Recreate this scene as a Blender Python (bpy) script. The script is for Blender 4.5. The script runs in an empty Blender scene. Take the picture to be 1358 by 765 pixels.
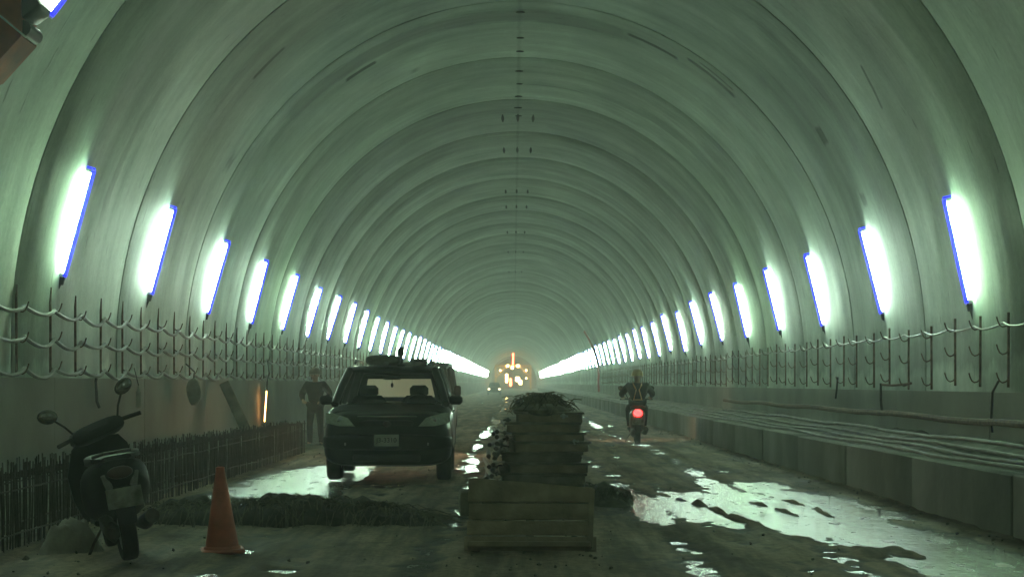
import bpy, math, random
import numpy as np
from mathutils import Vector, Matrix, Euler
random.seed(11)
R = math.radians
SC = bpy.context.scene
COL = SC.collection

# ------------------------------------------------------------------ camera, world, exposure
EYE = 1.40
cam = bpy.data.cameras.new('camera'); cam_o = bpy.data.objects.new('camera', cam); COL.objects.link(cam_o)
cam_o.location = (0, 0, EYE); cam_o.rotation_euler = (R(90), 0, 0)
cam.sensor_width = 36; cam.lens = 63.6; cam.shift_x = -0.0015; cam.shift_y = 0.0924
cam.clip_start = 0.1; cam.clip_end = 1500
SC.camera = cam_o
W = bpy.data.worlds.new('World'); SC.world = W; W.use_nodes = True
wn = W.node_tree
sky = wn.nodes.new('ShaderNodeTexSky'); sky.sky_type = 'NISHITA'; sky.sun_disc = False
sky.sun_elevation = R(35); sky.sun_rotation = R(180)
wn.links.new(sky.outputs[0], wn.nodes['Background'].inputs[0]); wn.nodes['Background'].inputs[1].default_value = 0.05
SC.view_settings.view_transform = 'Standard'; SC.view_settings.look = 'None'
SC.view_settings.gamma = 1; SC.view_settings.use_curve_mapping = False
SC.view_settings.exposure = 1.0
cy = SC.cycles
cy.use_denoising = True
cy.sample_clamp_indirect = 4.0; cy.sample_clamp_direct = 0
cy.max_bounces = 8; cy.diffuse_bounces = 6; cy.glossy_bounces = 4; cy.transmission_bounces = 6
cy.volume_bounces = 1; cy.transparent_max_bounces = 12
cy.caustics_reflective = False; cy.caustics_refractive = False
LAMP_E = 80.0          # radiance of the fluorescent diffusers
LAMP_COL = (0.70, 1.0, 0.74)
HAZE = 0.0023

# ------------------------------------------------------------------ materials
def principled(name):
    m = bpy.data.materials.new(name); m.use_nodes = True
    return m, m.node_tree, m.node_tree.nodes['Principled BSDF']
def mat(name, c, rough=0.6, metal=0.0, var=0.35, scale=6.0, bump=0.0, bscale=40.0, spec=0.5, coat=0.0, dirt=None, dirt_amt=0.0):
    m, nt, b = principled(name)
    tc = nt.nodes.new('ShaderNodeTexCoord')
    n = nt.nodes.new('ShaderNodeTexNoise'); n.inputs['Scale'].default_value = scale; n.inputs['Detail'].default_value = 6
    nt.links.new(tc.outputs['Object'], n.inputs['Vector'])
    rp = nt.nodes.new('ShaderNodeValToRGB')
    rp.color_ramp.elements[0].position = 0.3; rp.color_ramp.elements[1].position = 0.7
    lo = [max(0, x * (1 - var)) for x in c]; hi = [min(1, x * (1 + var)) for x in c]
    rp.color_ramp.elements[0].color = (*lo, 1); rp.color_ramp.elements[1].color = (*hi, 1)
    nt.links.new(n.outputs['Fac'], rp.inputs[0])
    out = rp.outputs[0]
    if dirt:
        n2 = nt.nodes.new('ShaderNodeTexNoise'); n2.inputs['Scale'].default_value = scale * 0.6; n2.inputs['Detail'].default_value = 8
        nt.links.new(tc.outputs['Object'], n2.inputs['Vector'])
        r2 = nt.nodes.new('ShaderNodeMapRange'); r2.inputs[1].default_value = 0.42; r2.inputs[2].default_value = 0.68
        r2.inputs[4].default_value = dirt_amt
        nt.links.new(n2.outputs['Fac'], r2.inputs[0])
        mx = nt.nodes.new('ShaderNodeMix'); mx.data_type = 'RGBA'
        nt.links.new(r2.outputs[0], mx.inputs[0]); nt.links.new(out, mx.inputs[6]); mx.inputs[7].default_value = (*dirt, 1)
        out = mx.outputs[2]
    nt.links.new(out, b.inputs['Base Color'])
    b.inputs['Roughness'].default_value = rough; b.inputs['Metallic'].default_value = metal
    b.inputs['Specular IOR Level'].default_value = spec; b.inputs['Coat Weight'].default_value = coat
    b.inputs['Coat Roughness'].default_value = 0.05
    if bump:
        nb = nt.nodes.new('ShaderNodeTexNoise'); nb.inputs['Scale'].default_value = bscale; nb.inputs['Detail'].default_value = 6
        nt.links.new(tc.outputs['Object'], nb.inputs['Vector'])
        bp = nt.nodes.new('ShaderNodeBump'); bp.inputs['Strength'].default_value = bump; bp.inputs['Distance'].default_value = 0.02
        nt.links.new(nb.outputs['Fac'], bp.inputs['Height']); nt.links.new(bp.outputs[0], b.inputs['Normal'])
    return m
def emit(name, c, s, base=(0.6, 0.6, 0.6)):
    m, nt, b = principled(name)
    b.inputs['Base Color'].default_value = (*base, 1)
    b.inputs['Emission Color'].default_value = (*c, 1); b.inputs['Emission Strength'].default_value = s
    return m
def glass(name, tint=(0.75, 0.8, 0.78), rough=0.02, dusty=None, amt=0.0):
    m = bpy.data.materials.new(name); m.use_nodes = True; nt = m.node_tree
    for n in list(nt.nodes):
        if n.type != 'OUTPUT_MATERIAL': nt.nodes.remove(n)
    out = [n for n in nt.nodes if n.type == 'OUTPUT_MATERIAL'][0]
    tr = nt.nodes.new('ShaderNodeBsdfTransparent'); tr.inputs[0].default_value = (*tint, 1)
    gl = nt.nodes.new('ShaderNodeBsdfGlossy'); gl.inputs['Roughness'].default_value = rough
    fr = nt.nodes.new('ShaderNodeFresnel'); fr.inputs[0].default_value = 1.35
    mx = nt.nodes.new('ShaderNodeMixShader')
    nt.links.new(fr.outputs[0], mx.inputs[0]); nt.links.new(tr.outputs[0], mx.inputs[1]); nt.links.new(gl.outputs[0], mx.inputs[2])
    last = mx.outputs[0]
    if dusty:
        tl = nt.nodes.new('ShaderNodeBsdfTranslucent'); tl.inputs[0].default_value = (*dusty, 1)
        m2 = nt.nodes.new('ShaderNodeMixShader'); m2.inputs[0].default_value = amt
        nt.links.new(last, m2.inputs[1]); nt.links.new(tl.outputs[0], m2.inputs[2]); last = m2.outputs[0]
    nt.links.new(last, out.inputs['Surface'])
    return m

M = {}
M['steel'] = mat('dark_steel', (0.09, 0.085, 0.08), 0.55, 0.6, 0.4, 12, dirt=(0.10, 0.05, 0.03), dirt_amt=0.6)
M['rust'] = mat('rusty_steel', (0.13, 0.075, 0.05), 0.8, 0.2, 0.45, 14, 0.3)
M['rebar'] = mat('rebar_steel', (0.055, 0.043, 0.036), 0.75, 0.3, 0.4, 20)
M['cable'] = mat('cable_sheath', (0.17, 0.165, 0.145), 0.45, 0, 0.4, 5, dirt=(0.3, 0.29, 0.26), dirt_amt=0.6)
M['cable_black'] = mat('black_cable', (0.02, 0.02, 0.02), 0.5, 0, 0.3, 5)
M['pipe'] = mat('grey_pipe', (0.13, 0.125, 0.11), 0.6, 0, 0.35, 3, dirt=(0.06, 0.055, 0.045), dirt_amt=0.8)
M['bench'] = mat('bench_concrete', (0.17, 0.165, 0.14), 0.85, 0, 0.3, 0.9, 0.4, 8, dirt=(0.07, 0.065, 0.05), dirt_amt=0.7)
M['rubble'] = mat('rubble', (0.11, 0.105, 0.085), 0.95, 0, 0.5, 3, 0.6, 12)
M['kicker'] = mat('kicker_concrete', (0.30, 0.30, 0.27), 0.8, 0, 0.2, 0.7, 0.2, 9, dirt=(0.16, 0.16, 0.14), dirt_amt=0.6)
M['lamp_white'] = mat('white_enamel', (0.7, 0.7, 0.7), 0.4, 0, 0.1, 4)
M['tube'] = emit('lamp_diffuser', LAMP_COL, LAMP_E)
M['tube_green'] = emit('lamp_diffuser_green', (.60, 1.0, .58), LAMP_E * .95)
M['tube_old'] = emit('lamp_diffuser_old', (.74, 1.0, .70), LAMP_E * .66)
M['edge'] = emit('lamp_blue_fringe', (0.010, 0.010, 1.0), 1.3, (.03, .03, .3))  # lens colour fringe beside the bright lamps, drawn as a blue glow
M['paint'] = mat('black_car_paint', (0.005, 0.006, 0.006), 0.34, 0.0, 0.2, 5, spec=0.22, coat=0.12, dirt=(0.03, 0.028, 0.024), dirt_amt=0.12)
M['blackpl'] = mat('black_plastic', (0.014, 0.014, 0.014), 0.55, 0, 0.3, 8)
M['rubber'] = mat('rubber', (0.018, 0.018, 0.017), 0.85, 0, 0.4, 10, dirt=(0.07, 0.06, 0.05), dirt_amt=0.5)
M['chrome'] = mat('chrome', (0.6, 0.6, 0.6), 0.15, 1.0, 0.05, 3)
M['alloy'] = mat('alloy', (0.35, 0.35, 0.35), 0.35, 0.9, 0.1, 3)
M['lens'] = mat('headlight_lens', (0.46, 0.50, 0.42), 0.12, 0.3, 0.15, 25, coat=1.0)
M['plate'] = mat('plate_white', (0.62, 0.62, 0.58), 0.5, 0, 0.1, 9, dirt=(0.3, 0.28, 0.22), dirt_amt=0.4)
M['plate_dirty'] = mat('muddy_plate', (0.30, 0.29, 0.25), 0.6, 0, 0.3, 14, dirt=(0.09, 0.08, 0.06), dirt_amt=0.9)
M['ink'] = mat('plate_ink', (0.02, 0.03, 0.02), 0.5, 0, 0.1, 4)
M['glass'] = glass('windscreen_glass', (0.82, 0.86, 0.84))
M['glass_side'] = glass('tinted_glass', (0.25, 0.27, 0.26))
M['glass_dusty'] = glass('dusty_rear_glass', (0.75, 0.72, 0.68), 0.1, (0.9, 0.78, 0.68), 0.8)
M['interior'] = mat('car_interior', (0.03, 0.03, 0.028), 0.8, 0, 0.3, 9)
M['wood'] = mat('weathered_board', (0.31, 0.24, 0.165), 0.8, 0, 0.35, 5, 0.3, 30, dirt=(0.15, 0.12, 0.09), dirt_amt=0.7)
M['wood_dark'] = mat('dirty_formwork_ply', (0.25, 0.21, 0.16), 0.85, 0, 0.45, 4, 0.4, 25, dirt=(0.06, 0.05, 0.04), dirt_amt=0.8)
M['gap'] = mat('dark_board', (0.03, 0.026, 0.02), 0.9, 0, 0.4, 6)
M['straw'] = mat('dark_straw', (0.10, 0.087, 0.055), 0.9, 0, 0.6, 7)
M['heap'] = mat('dark_tangle', (0.04, 0.036, 0.026), 0.9, 0, 0.6, 7, 0.5, 20)
M['net'] = mat('green_netting', (0.045, 0.05, 0.025), 0.9, 0, 0.5, 9, 0.5, 30)
M['cone'] = mat('orange_cone_plastic', (0.72, 0.17, 0.10), 0.6, 0, 0.2, 6, dirt=(0.36, 0.11, 0.07), dirt_amt=0.7)
M['sack'] = mat('dirty_sack', (0.36, 0.34, 0.29), 0.9, 0, 0.2, 8, 0.5, 25, dirt=(0.18, 0.16, 0.13), dirt_amt=0.6)
M['scoot'] = mat('scooter_black', (0.007, 0.007, 0.007), 0.6, 0, 0.3, 6, coat=0.0, spec=0.3, dirt=(0.018, 0.016, 0.014), dirt_amt=0.3)
M['scoot_red'] = mat('scooter_dark_red', (0.10, 0.018, 0.014), 0.4, 0, 0.3, 6, coat=0.4)
M['seat'] = mat('vinyl_seat', (0.012, 0.012, 0.012), 0.5, 0, 0.3, 10)
M['taildull'] = mat('unlit_tail_lens', (0.05, 0.014, 0.012), 0.3, 0, 0.2, 20)
M['clear'] = mat('clear_lens', (0.28, 0.28, 0.26), 0.2, 0, 0.2, 20)
M['mirror'] = mat('mirror_glass', (0.26, 0.24, 0.2), 0.08, 1.0, 0.05, 3)
M['tail_on'] = emit('lit_tail_lamp', (1.0, 0.025, 0.025), 5.0)
M['head_on'] = emit('lit_headlamp', (1.0, 0.72, 0.42), 5.0)
M['warm_on'] = emit('lit_work_lamp', (1.0, 0.55, 0.18), 26.0)
M['sodium'] = emit('lit_sodium_tube', (1.0, 0.42, 0.12), 16.0)
M['red_on'] = emit('lit_red_lamp', (1.0, 0.10, 0.04), 12.0)
M['skin'] = mat('skin', (0.34, 0.20, 0.14), 0.6, 0, 0.1, 9)
M['jacket'] = mat('dark_jacket', (0.03, 0.03, 0.032), 0.85, 0, 0.3, 9, 0.4, 15)
M['trousers'] = mat('dark_trousers', (0.016, 0.015, 0.016), 0.9, 0, 0.3, 9)
M['brown'] = mat('brown_work_jacket', (0.010, 0.008, 0.007), 0.9, 0, 0.3, 9)
M['strap'] = mat('reflective_strap', (0.62, 0.36, 0.20), 0.5, 0, 0.1, 9)
M['helmet'] = mat('yellow_helmet', (0.62, 0.45, 0.20), 0.4, 0, 0.1, 9)
M['helmet_w'] = mat('white_helmet', (0.15, 0.12, 0.09), 0.6, 0, 0.1, 9)
M['boot'] = mat('boot', (0.02, 0.018, 0.016), 0.8, 0, 0.3, 9)
M['van'] = mat('dark_van_paint', (0.025, 0.03, 0.034), 0.5, 0, 0.15, 4, dirt=(0.04, 0.04, 0.038), dirt_amt=0.5)
M['orange'] = mat('orange_machine_paint', (0.30, 0.06, 0.02), 0.6, 0, 0.4, 4, dirt=(0.06, 0.03, 0.02), dirt_amt=0.7)
M['red'] = mat('red_hose', (0.45, 0.04, 0.035), 0.5, 0, 0.2, 4)
M['yellow'] = mat('yellow_machine_paint', (0.45, 0.28, 0.05), 0.6, 0, 0.3, 2)
M['stain'] = mat('dark_lining_stain', (0.13, 0.125, 0.105), 0.9, 0, 0.35, 3)
M['slot'] = mat('open_slot', (0.012, 0.014, 0.012), 0.95, 0, 0.2, 3)
M['wire'] = mat('bare_wire', (0.40, 0.38, 0.33), 0.4, 0.5, 0.2, 3)
M['carton'] = mat('pale_carton', (0.6, 0.5, 0.42), 0.8, 0, 0.15, 9)

# ------------------------------------------------------------------ mesh builder
class MB:
    def __init__(s): s.v = []; s.f = []; s.m = []; s.cm = 0
    def add(s, vs, fs, mtx=None):
        o = len(s.v)
        s.v += [tuple(mtx @ Vector(p)) if mtx else tuple(p) for p in vs]
        s.f += [tuple(i + o for i in f) for f in fs]; s.m += [s.cm] * len(fs)
        return s
    def box(s, c, d, rot=None, bev=0.0, taper=(1, 1)):
        x, y, z = (k / 2 for k in d)
        mt = Matrix.Translation(c) @ (Euler(rot).to_matrix().to_4x4() if rot else Matrix())
        if bev <= 0:
            vs = [(sx * x * (taper[0] if sz > 0 else 1), sy * y * (taper[1] if sz > 0 else 1), sz * z) for sz in (-1, 1) for sy in (-1, 1) for sx in (-1, 1)]
            return s.add(vs, [(0, 2, 3, 1), (4, 5, 7, 6), (0, 1, 5, 4), (2, 6, 7, 3), (0, 4, 6, 2), (1, 3, 7, 5)], mt)
        b = min(bev, x * .9, y * .9, z * .9)
        secs = []
        def ring(hx, hy, zz, k=b):
            k = min(k, hx * .95, hy * .95)
            pts = []
            for cx, cyy, a0 in ((hx - k, hy - k, 0), (-hx + k, hy - k, 90), (-hx + k, -hy + k, 180), (hx - k, -hy + k, 270)):
                for a in (0, 45, 90):
                    pts.append((cx + k * math.cos(R(a0 + a)), cyy + k * math.sin(R(a0 + a)), zz))
            return pts
        tx, ty = taper
        secs = [ring(x - b, y - b, -z), ring(x, y, -z + b), ring(x * tx, y * ty, z - b), ring(x * tx - b, y * ty - b, z)]
        return s.loft(secs, mt)
    def loft(s, secs, mt=None, caps=True, closed=True):
        n = len(secs[0]); vs = [p for q in secs for p in q]; fs = []
        for i in range(len(secs) - 1):
            for j in range(n if closed else n - 1):
                a = i * n + j; b2 = i * n + (j + 1) % n
                fs.append((a, b2, b2 + n, a + n))
        if caps:
            fs.append(tuple(range(n - 1, -1, -1))); fs.append(tuple(range((len(secs) - 1) * n, len(secs) * n)))
        return s.add(vs, fs, mt)
    def path(s, pts, r, n=8, caps=True):
        pts = [Vector(p) for p in pts]; secs = []
        up = Vector((0.13, 0.21, 0.97))
        for i, p in enumerate(pts):
            d = (pts[min(i + 1, len(pts) - 1)] - pts[max(i - 1, 0)]).normalized()
            a = d.cross(up)
            if a.length < 1e-3: a = d.cross(Vector((1, 0, 0)))
            a.normalize(); b = d.cross(a).normalized()
            rr = r[i] if isinstance(r, (list, tuple)) else r
            secs.append([p + rr * (a * math.cos(2 * math.pi * k / n) + b * math.sin(2 * math.pi * k / n)) for k in range(n)])
        return s.loft(secs, None, caps)
    def lathe(s, prof, n=24, mt=None):
        secs = [[(r * math.cos(2 * math.pi * k / n), r * math.sin(2 * math.pi * k / n), z) for k in range(n)] for r, z in prof]
        return s.loft(secs, mt)
    def quad(s, *p): return s.add(p, [tuple(range(len(p)))])
    def ell(s, c, d, n=14, rot=None):
        mt = Matrix.Translation(c) @ (Euler(rot).to_matrix().to_4x4() if rot else Matrix())
        secs = []
        for i in range(n // 2 + 1):
            t = -math.pi / 2 + math.pi * (i + .02) / (n // 2 + .04) 
            secs.append([(d[0] * math.cos(t) * math.cos(2 * math.pi * k / n), d[1] * math.cos(t) * math.sin(2 * math.pi * k / n), d[2] * math.sin(t)) for k in range(n)])
        return s.loft(secs, mt)
    def build(s, name, mats, parent=None, smooth=True, loc=None):
        me = bpy.data.meshes.new(name); me.from_pydata(s.v, [], s.f)
        mats = mats if isinstance(mats, (list, tuple)) else [mats]
        for m in mats: me.materials.append(M[m] if isinstance(m, str) else m)
        if len(mats) > 1: me.polygons.foreach_set('material_index', s.m)
        me.update()
        if smooth: smooth_by_angle(me)
        o = bpy.data.objects.new(name, me); COL.objects.link(o)
        if parent: o.parent = parent
        if loc: o.location = loc
        return o
def smooth_by_angle(me, deg=38):
    import bmesh
    bm = bmesh.new(); bm.from_mesh(me)
    bmesh.ops.recalc_face_normals(bm, faces=bm.faces)
    for f in bm.faces: f.smooth = True
    for e in bm.edges:
        if len(e.link_faces) == 2 and e.calc_face_angle(0) > R(deg): e.smooth = False
    bm.to_mesh(me); bm.free()
def tag(o, label=None, cat=None, group=None, kind=None):
    if label: o['label'] = label
    if cat: o['category'] = cat
    if group: o['group'] = group
    if kind: o['kind'] = kind
    return o
def thing(name, loc=(0, 0, 0), rot=(0, 0, 0), label=None, cat=None, group=None):
    o = bpy.data.objects.new(name, None); COL.objects.link(o); o.location = loc; o.rotation_euler = rot
    o.empty_display_size = 0.1
    return tag(o, label, cat, group)
KIDS = {}
def copy_tree(o, parent=None):
    c = o.copy(); COL.objects.link(c); c.parent = parent
    for ch in list(o.children): copy_tree(ch, c)
    return c
def text_mesh(name, txt, size, m, parent, loc, rot):
    cu = bpy.data.curves.new(name, 'FONT'); cu.body = txt; cu.size = size; cu.align_x = 'CENTER'; cu.align_y = 'CENTER'; cu.extrude = 0.0015
    t = bpy.data.objects.new(name, cu); COL.objects.link(t)
    me = bpy.data.meshes.new_from_object(t.evaluated_get(bpy.context.evaluated_depsgraph_get()))
    bpy.data.objects.remove(t); bpy.data.curves.remove(cu)
    me.materials.clear(); me.materials.append(M[m])
    o = bpy.data.objects.new(name, me); COL.objects.link(o); o.parent = parent; o.location = loc; o.rotation_euler = rot
    return o

# numpy value noise
_rng = np.random.RandomState(5); _tab = _rng.rand(256, 256)
def vnoise(x, y):
    xi = np.floor(x).astype(int); yi = np.floor(y).astype(int); fx = x - xi; fy = y - yi
    fx = fx * fx * (3 - 2 * fx); fy = fy * fy * (3 - 2 * fy)
    g = lambda a, b: _tab[a % 256, b % 256]
    return (g(xi, yi) * (1 - fx) + g(xi + 1, yi) * fx) * (1 - fy) + (g(xi, yi + 1) * (1 - fx) + g(xi + 1, yi + 1) * fx) * fy
def fbm(x, y, o=4):
    s = 0; a = 0.5; t = 0
    for k in range(o): s = s + a * vnoise(x * 2 ** k + 17 * k, y * 2 ** k + 31 * k); t += a; a *= 0.5
    return s / t

# ------------------------------------------------------------------ tunnel lining
XC, AX, BZ, HC = 0.10, 5.35, 5.70, 1.80       # ellipse above the springing line, straight wall below
Y0, Y1, RING, J0 = -60.0, 430.0, 5.0, 18.9
def wall_x(side, h):
    d = max(0.0, h - HC)
    return XC + side * AX * math.sqrt(max(0.0, 1 - (d / BZ) ** 2))
def lining_pt(t):            # t: arc parameter, 0 = left springing, pi = right springing
    return XC - AX * math.cos(t), HC + BZ * math.sin(t)
def lining_n(t):             # inward normal (x, z)
    n = Vector((math.cos(t) / AX, -math.sin(t) / BZ)); n.normalize(); return n
NA = 72
prof = [(XC - AX, -0.4), (XC - AX, 0.6), (XC - AX, 1.3)] + [lining_pt(math.pi * i / NA) for i in range(NA + 1)] + [(XC + AX, 1.3), (XC + AX, 0.6), (XC + AX, -0.4)]
nrm = [Vector((1, 0))] * 3 + [lining_n(math.pi * i / NA) for i in range(NA + 1)] + [Vector((-1, 0))] * 3
slen = [0.0]
for i in range(1, len(prof)): slen.append(slen[-1] + math.hypot(prof[i][0] - prof[i - 1][0], prof[i][1] - prof[i - 1][1]))
SMID = slen[-1] / 2
ys = []                                          # (y, outward offset)
y = J0 - RING * math.floor((J0 - Y0) / RING)
k = 0
while y < Y1:
    lip = 0.006 * (random.random() - 0.3)
    ys += [(y, 0.030), (y + 0.020, 0.028), (y + 0.024, -lip), (y + 0.04, -0.002), (y + RING - 0.014, 0.0)]
    y += RING
V = []; F = []; U = []
for yy, off in ys:
    for (px_, pz_), n_, s_ in zip(prof, nrm, slen):
        V.append((px_ - n_.x * off, yy, pz_ - n_.y * off)); U.append((s_ - SMID, yy))
n = len(prof)
for i in range(len(ys) - 1):
    for j in range(n - 1):
        a = i * n + j; F.append((a, a + n, a + n + 1, a + 1))
# (arc from, arc to, y from, y to, slope, strength, wobble along arc, wobble along tunnel)
STAINS = [(-.03, .03, -200, 600, 0, .22, .03, 0), (-4.6, 2.0, 29.6, 30.5, .02, .48, .5, .18), (1.85, 2.75, 29.85, 30.05, .05, .82, .06, .03), (2.9, 3.9, 29.5, 29.68, .12, .8, .05, .03), (3.1, 3.8, 29.25, 29.36, .12, .6, .05, .02),
          (-3.15, -2.55, 30.7, 30.95, 0, .85, .04, .03), (-4.35, -3.7, 25.9, 26.05, -.05, .8, .04, .03), (5.15, 5.42, 26.3, 26.65, .3, .75, .05, .06), (6.3, 6.5, 25.8, 26.1, .2, .5, .05, .05), (4.9, 5.5, 22.5, 22.6, .5, .6, .03, .02),
          (-4.5, .3, 40.2, 40.9, .03, .25, .6, .22), (1.6, 5.5, 36.0, 36.9, .04, .28, .6, .22), (-6, -1.5, 45.4, 46.5, .02, .22, .6, .3), (-1.5, 4.5, 52.0, 53.2, 0, .2, .8, .3), (2, 7, 42.3, 43.2, 0, .2, .6, .3), (-7, -3, 35, 36.4, 0, .2, .6, .3),
          (-5.6, -5.3, 28, 28.4, 0, .4, .2, .1), (-2, -1.9, 33, 33.3, 0, .5, .1, .1), (3.4, 6.6, 24.6, 25.2, .05, .22, .6, .25), (-7, -5.2, 22.0, 22.25, .1, .3, .3, .15), (0.2, 1.4, 36.9, 37.0, 0, .45, .2, .03)]
def lining_material():
    m, nt, b = principled('lining_concrete')
    N = nt.nodes.new; L = nt.links.new
    uv = N('ShaderNodeUVMap'); uv.uv_map = 'UVMap'
    def noise(sx, sy, scale, det=6, rough=0.6):
        mp = N('ShaderNodeMapping'); mp.inputs['Scale'].default_value = (sx, sy, 1); L(uv.outputs[0], mp.inputs[0])
        q = N('ShaderNodeTexNoise'); q.inputs['Scale'].default_value = scale; q.inputs['Detail'].default_value = det; q.inputs['Roughness'].default_value = rough
        L(mp.outputs[0], q.inputs['Vector']); return q.outputs['Fac']
    def rng(v, a, b_, c, d):
        q = N('ShaderNodeMapRange'); q.inputs[1].default_value = a; q.inputs[2].default_value = b_; q.inputs[3].default_value = c; q.inputs[4].default_value = d
        L(v, q.inputs[0]); return q.outputs[0]
    def math_(op, a, b_=None):
        q = N('ShaderNodeMath'); q.operation = op
        for i, v in enumerate((a, b_)):
            if v is None: continue
            if isinstance(v, (int, float)): q.inputs[i].default_value = v
            else: L(v, q.inputs[i])
        return q.outputs[0]
    streak = math_('MULTIPLY', rng(noise(0.22, 1.7, 1.0, 8, 0.6), 0.34, 0.68, 0.76, 1.12), rng(noise(0.9, 1.0, 1.0, 8, 0.65), 0.32, 0.68, 0.84, 1.10))
    fine = rng(noise(0.6, 7.0, 1.3, 5, 0.7), 0.3, 0.7, 0.93, 1.06)
    blot = rng(noise(0.35, 0.28, 1.0, 5), 0.35, 0.65, 0.72, 1.15)
    sep = N('ShaderNodeSeparateXYZ'); L(uv.outputs[0], sep.inputs[0])
    ringid = math_('FLOOR', math_('DIVIDE', math_('SUBTRACT', sep.outputs[1], J0), RING))
    wn_ = N('ShaderNodeTexWhiteNoise'); wn_.noise_dimensions = '1D'; L(ringid, wn_.inputs['W'])
    tone = rng(wn_.outputs['Value'], 0, 1, 0.80, 1.12)
    v = math_('MULTIPLY', math_('MULTIPLY', streak, fine), math_('MULTIPLY', blot, tone))
    # dirty bands along the wall where the cables hang, with ragged edges
    geo = N('ShaderNodeNewGeometry'); sp = N('ShaderNodeSeparateXYZ'); L(geo.outputs['Position'], sp.inputs[0])
    hz = math_('ADD', sp.outputs[2], rng(noise(0.3, 1.1, 1.0, 5), 0.2, 0.8, -0.28, 0.28))
    band = math_('MULTIPLY', rng(hz, 1.50, 1.62, 0, 1), rng(hz, 1.95, 2.25, 1, 0))
    v = math_('MULTIPLY', v, math_('SUBTRACT', 1.0, math_('MULTIPLY', band, 0.42)))
    # scattered scuffs and small dark marks left by the formwork
    scuff = rng(noise(0.9, 5.0, 2.2, 4, 0.55), 0.66, 0.72, 0, 0.55)
    v = math_('MULTIPLY', v, math_('SUBTRACT', 1.0, scuff))
    # damp patches, board marks and scars, each with its own place and ragged outline
    wob_s = rng(noise(1.2, 1.6, 1.0, 6, .65), 0.25, 0.75, -1, 1); wob_y = rng(noise(1.1, 3.1, 1.7, 6, .65), 0.25, 0.75, -1, 1)
    for s0, s1, y0, y1, slope, amt, ws, wy in STAINS:
        ss = math_('ADD', sep.outputs[0], math_('MULTIPLY', wob_s, ws)); yv = math_('ADD', sep.outputs[1], math_('MULTIPLY', wob_y, wy))
        yv = math_('SUBTRACT', yv, math_('MULTIPLY', math_('SUBTRACT', sep.outputs[0], (s0 + s1) / 2), slope))
        e1 = max(.02, ws * .6); e2 = max(.015, wy * .5)
        inside = math_('MULTIPLY', math_('MULTIPLY', rng(ss, s0 - e1, s0 + e1, 0, 1), rng(ss, s1 - e1, s1 + e1, 1, 0)), math_('MULTIPLY', rng(yv, y0 - e2, y0 + e2, 0, 1), rng(yv, y1 - e2, y1 + e2, 1, 0)))
        v = math_('MULTIPLY', v, math_('SUBTRACT', 1.0, math_('MULTIPLY', inside, amt)))
    grain = rng(noise(14, 14, 1.0, 3, .7), 0.3, 0.7, 0.90, 1.08); v = math_('MULTIPLY', v, grain)
    mx = N('ShaderNodeMix'); mx.data_type = 'RGBA'; L(rng(noise(0.2, 1.2, 0.8, 6), 0.45, 0.7, 0, 1), mx.inputs[0])
    mx.inputs[6].default_value = (0.44, 0.52, 0.44, 1); mx.inputs[7].default_value = (0.43, 0.485, 0.415, 1)
    mul = N('ShaderNodeVectorMath'); mul.operation = 'SCALE'; L(mx.outputs[2], mul.inputs[0]); L(v, mul.inputs['Scale'])
    L(mul.outputs[0], b.inputs['Base Color'])
    L(rng(noise(0.3, 1.5, 1.0, 4), 0.3, 0.7, 0.62, 0.88), b.inputs['Roughness'])
    b.inputs['Specular IOR Level'].default_value = 0.3
    bp = N('ShaderNodeBump'); bp.inputs['Strength'].default_value = 0.35; bp.inputs['Distance'].default_value = 0.03
    L(math_('ADD', noise(0.3, 2.2, 1.0, 8, 0.6), math_('MULTIPLY', noise(3, 5, 2.0, 4), 0.3)), bp.inputs['Height']); L(bp.outputs[0], b.inputs['Normal'])
    return m
tunnel = thing('tunnel', (0, 0, 0), label='grey-green cast concrete tunnel vault with ring joints, streaks and stains', cat='tunnel')
me = bpy.data.meshes.new('lining'); me.from_pydata(V, [], F); me.materials.append(lining_material())
uvl = me.uv_layers.new(name='UVMap')
li = np.empty(len(me.loops), dtype=np.int32); me.loops.foreach_get('vertex_index', li)
uvl.data.foreach_set('uv', np.array(U, dtype=np.float32)[li].ravel())
me.polygons.foreach_set('use_smooth', [True] * len(me.polygons)); me.update()
lo = bpy.data.objects.new('lining', me); COL.objects.link(lo); lo.parent = tunnel
# outer shell keeps the rock side closed; end face of the heading
b = MB(); b.box((XC, Y1 + 1, 3.5), (13, 2, 10)); b.build('rock_face', 'rubble', tunnel, False)
# kickers: slightly proud low walls under the ledge at eye height
for side, top in ((-1, 1.46), (1, 1.30)):
    b = MB(); x0 = XC + side * AX
    yy = Y0 + 0.5
    while yy < Y1 - 1:
        d = 0.05 + 0.008 * random.random()
        b.box((x0 - side * (d / 2 - 0.01), yy + 4.985 / 2, top / 2), (d + 0.02, 4.985, top + 0.001 * random.random()), None)
        yy += 5.0
    b.build('kicker_wall', 'kicker', tunnel, False)
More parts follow.
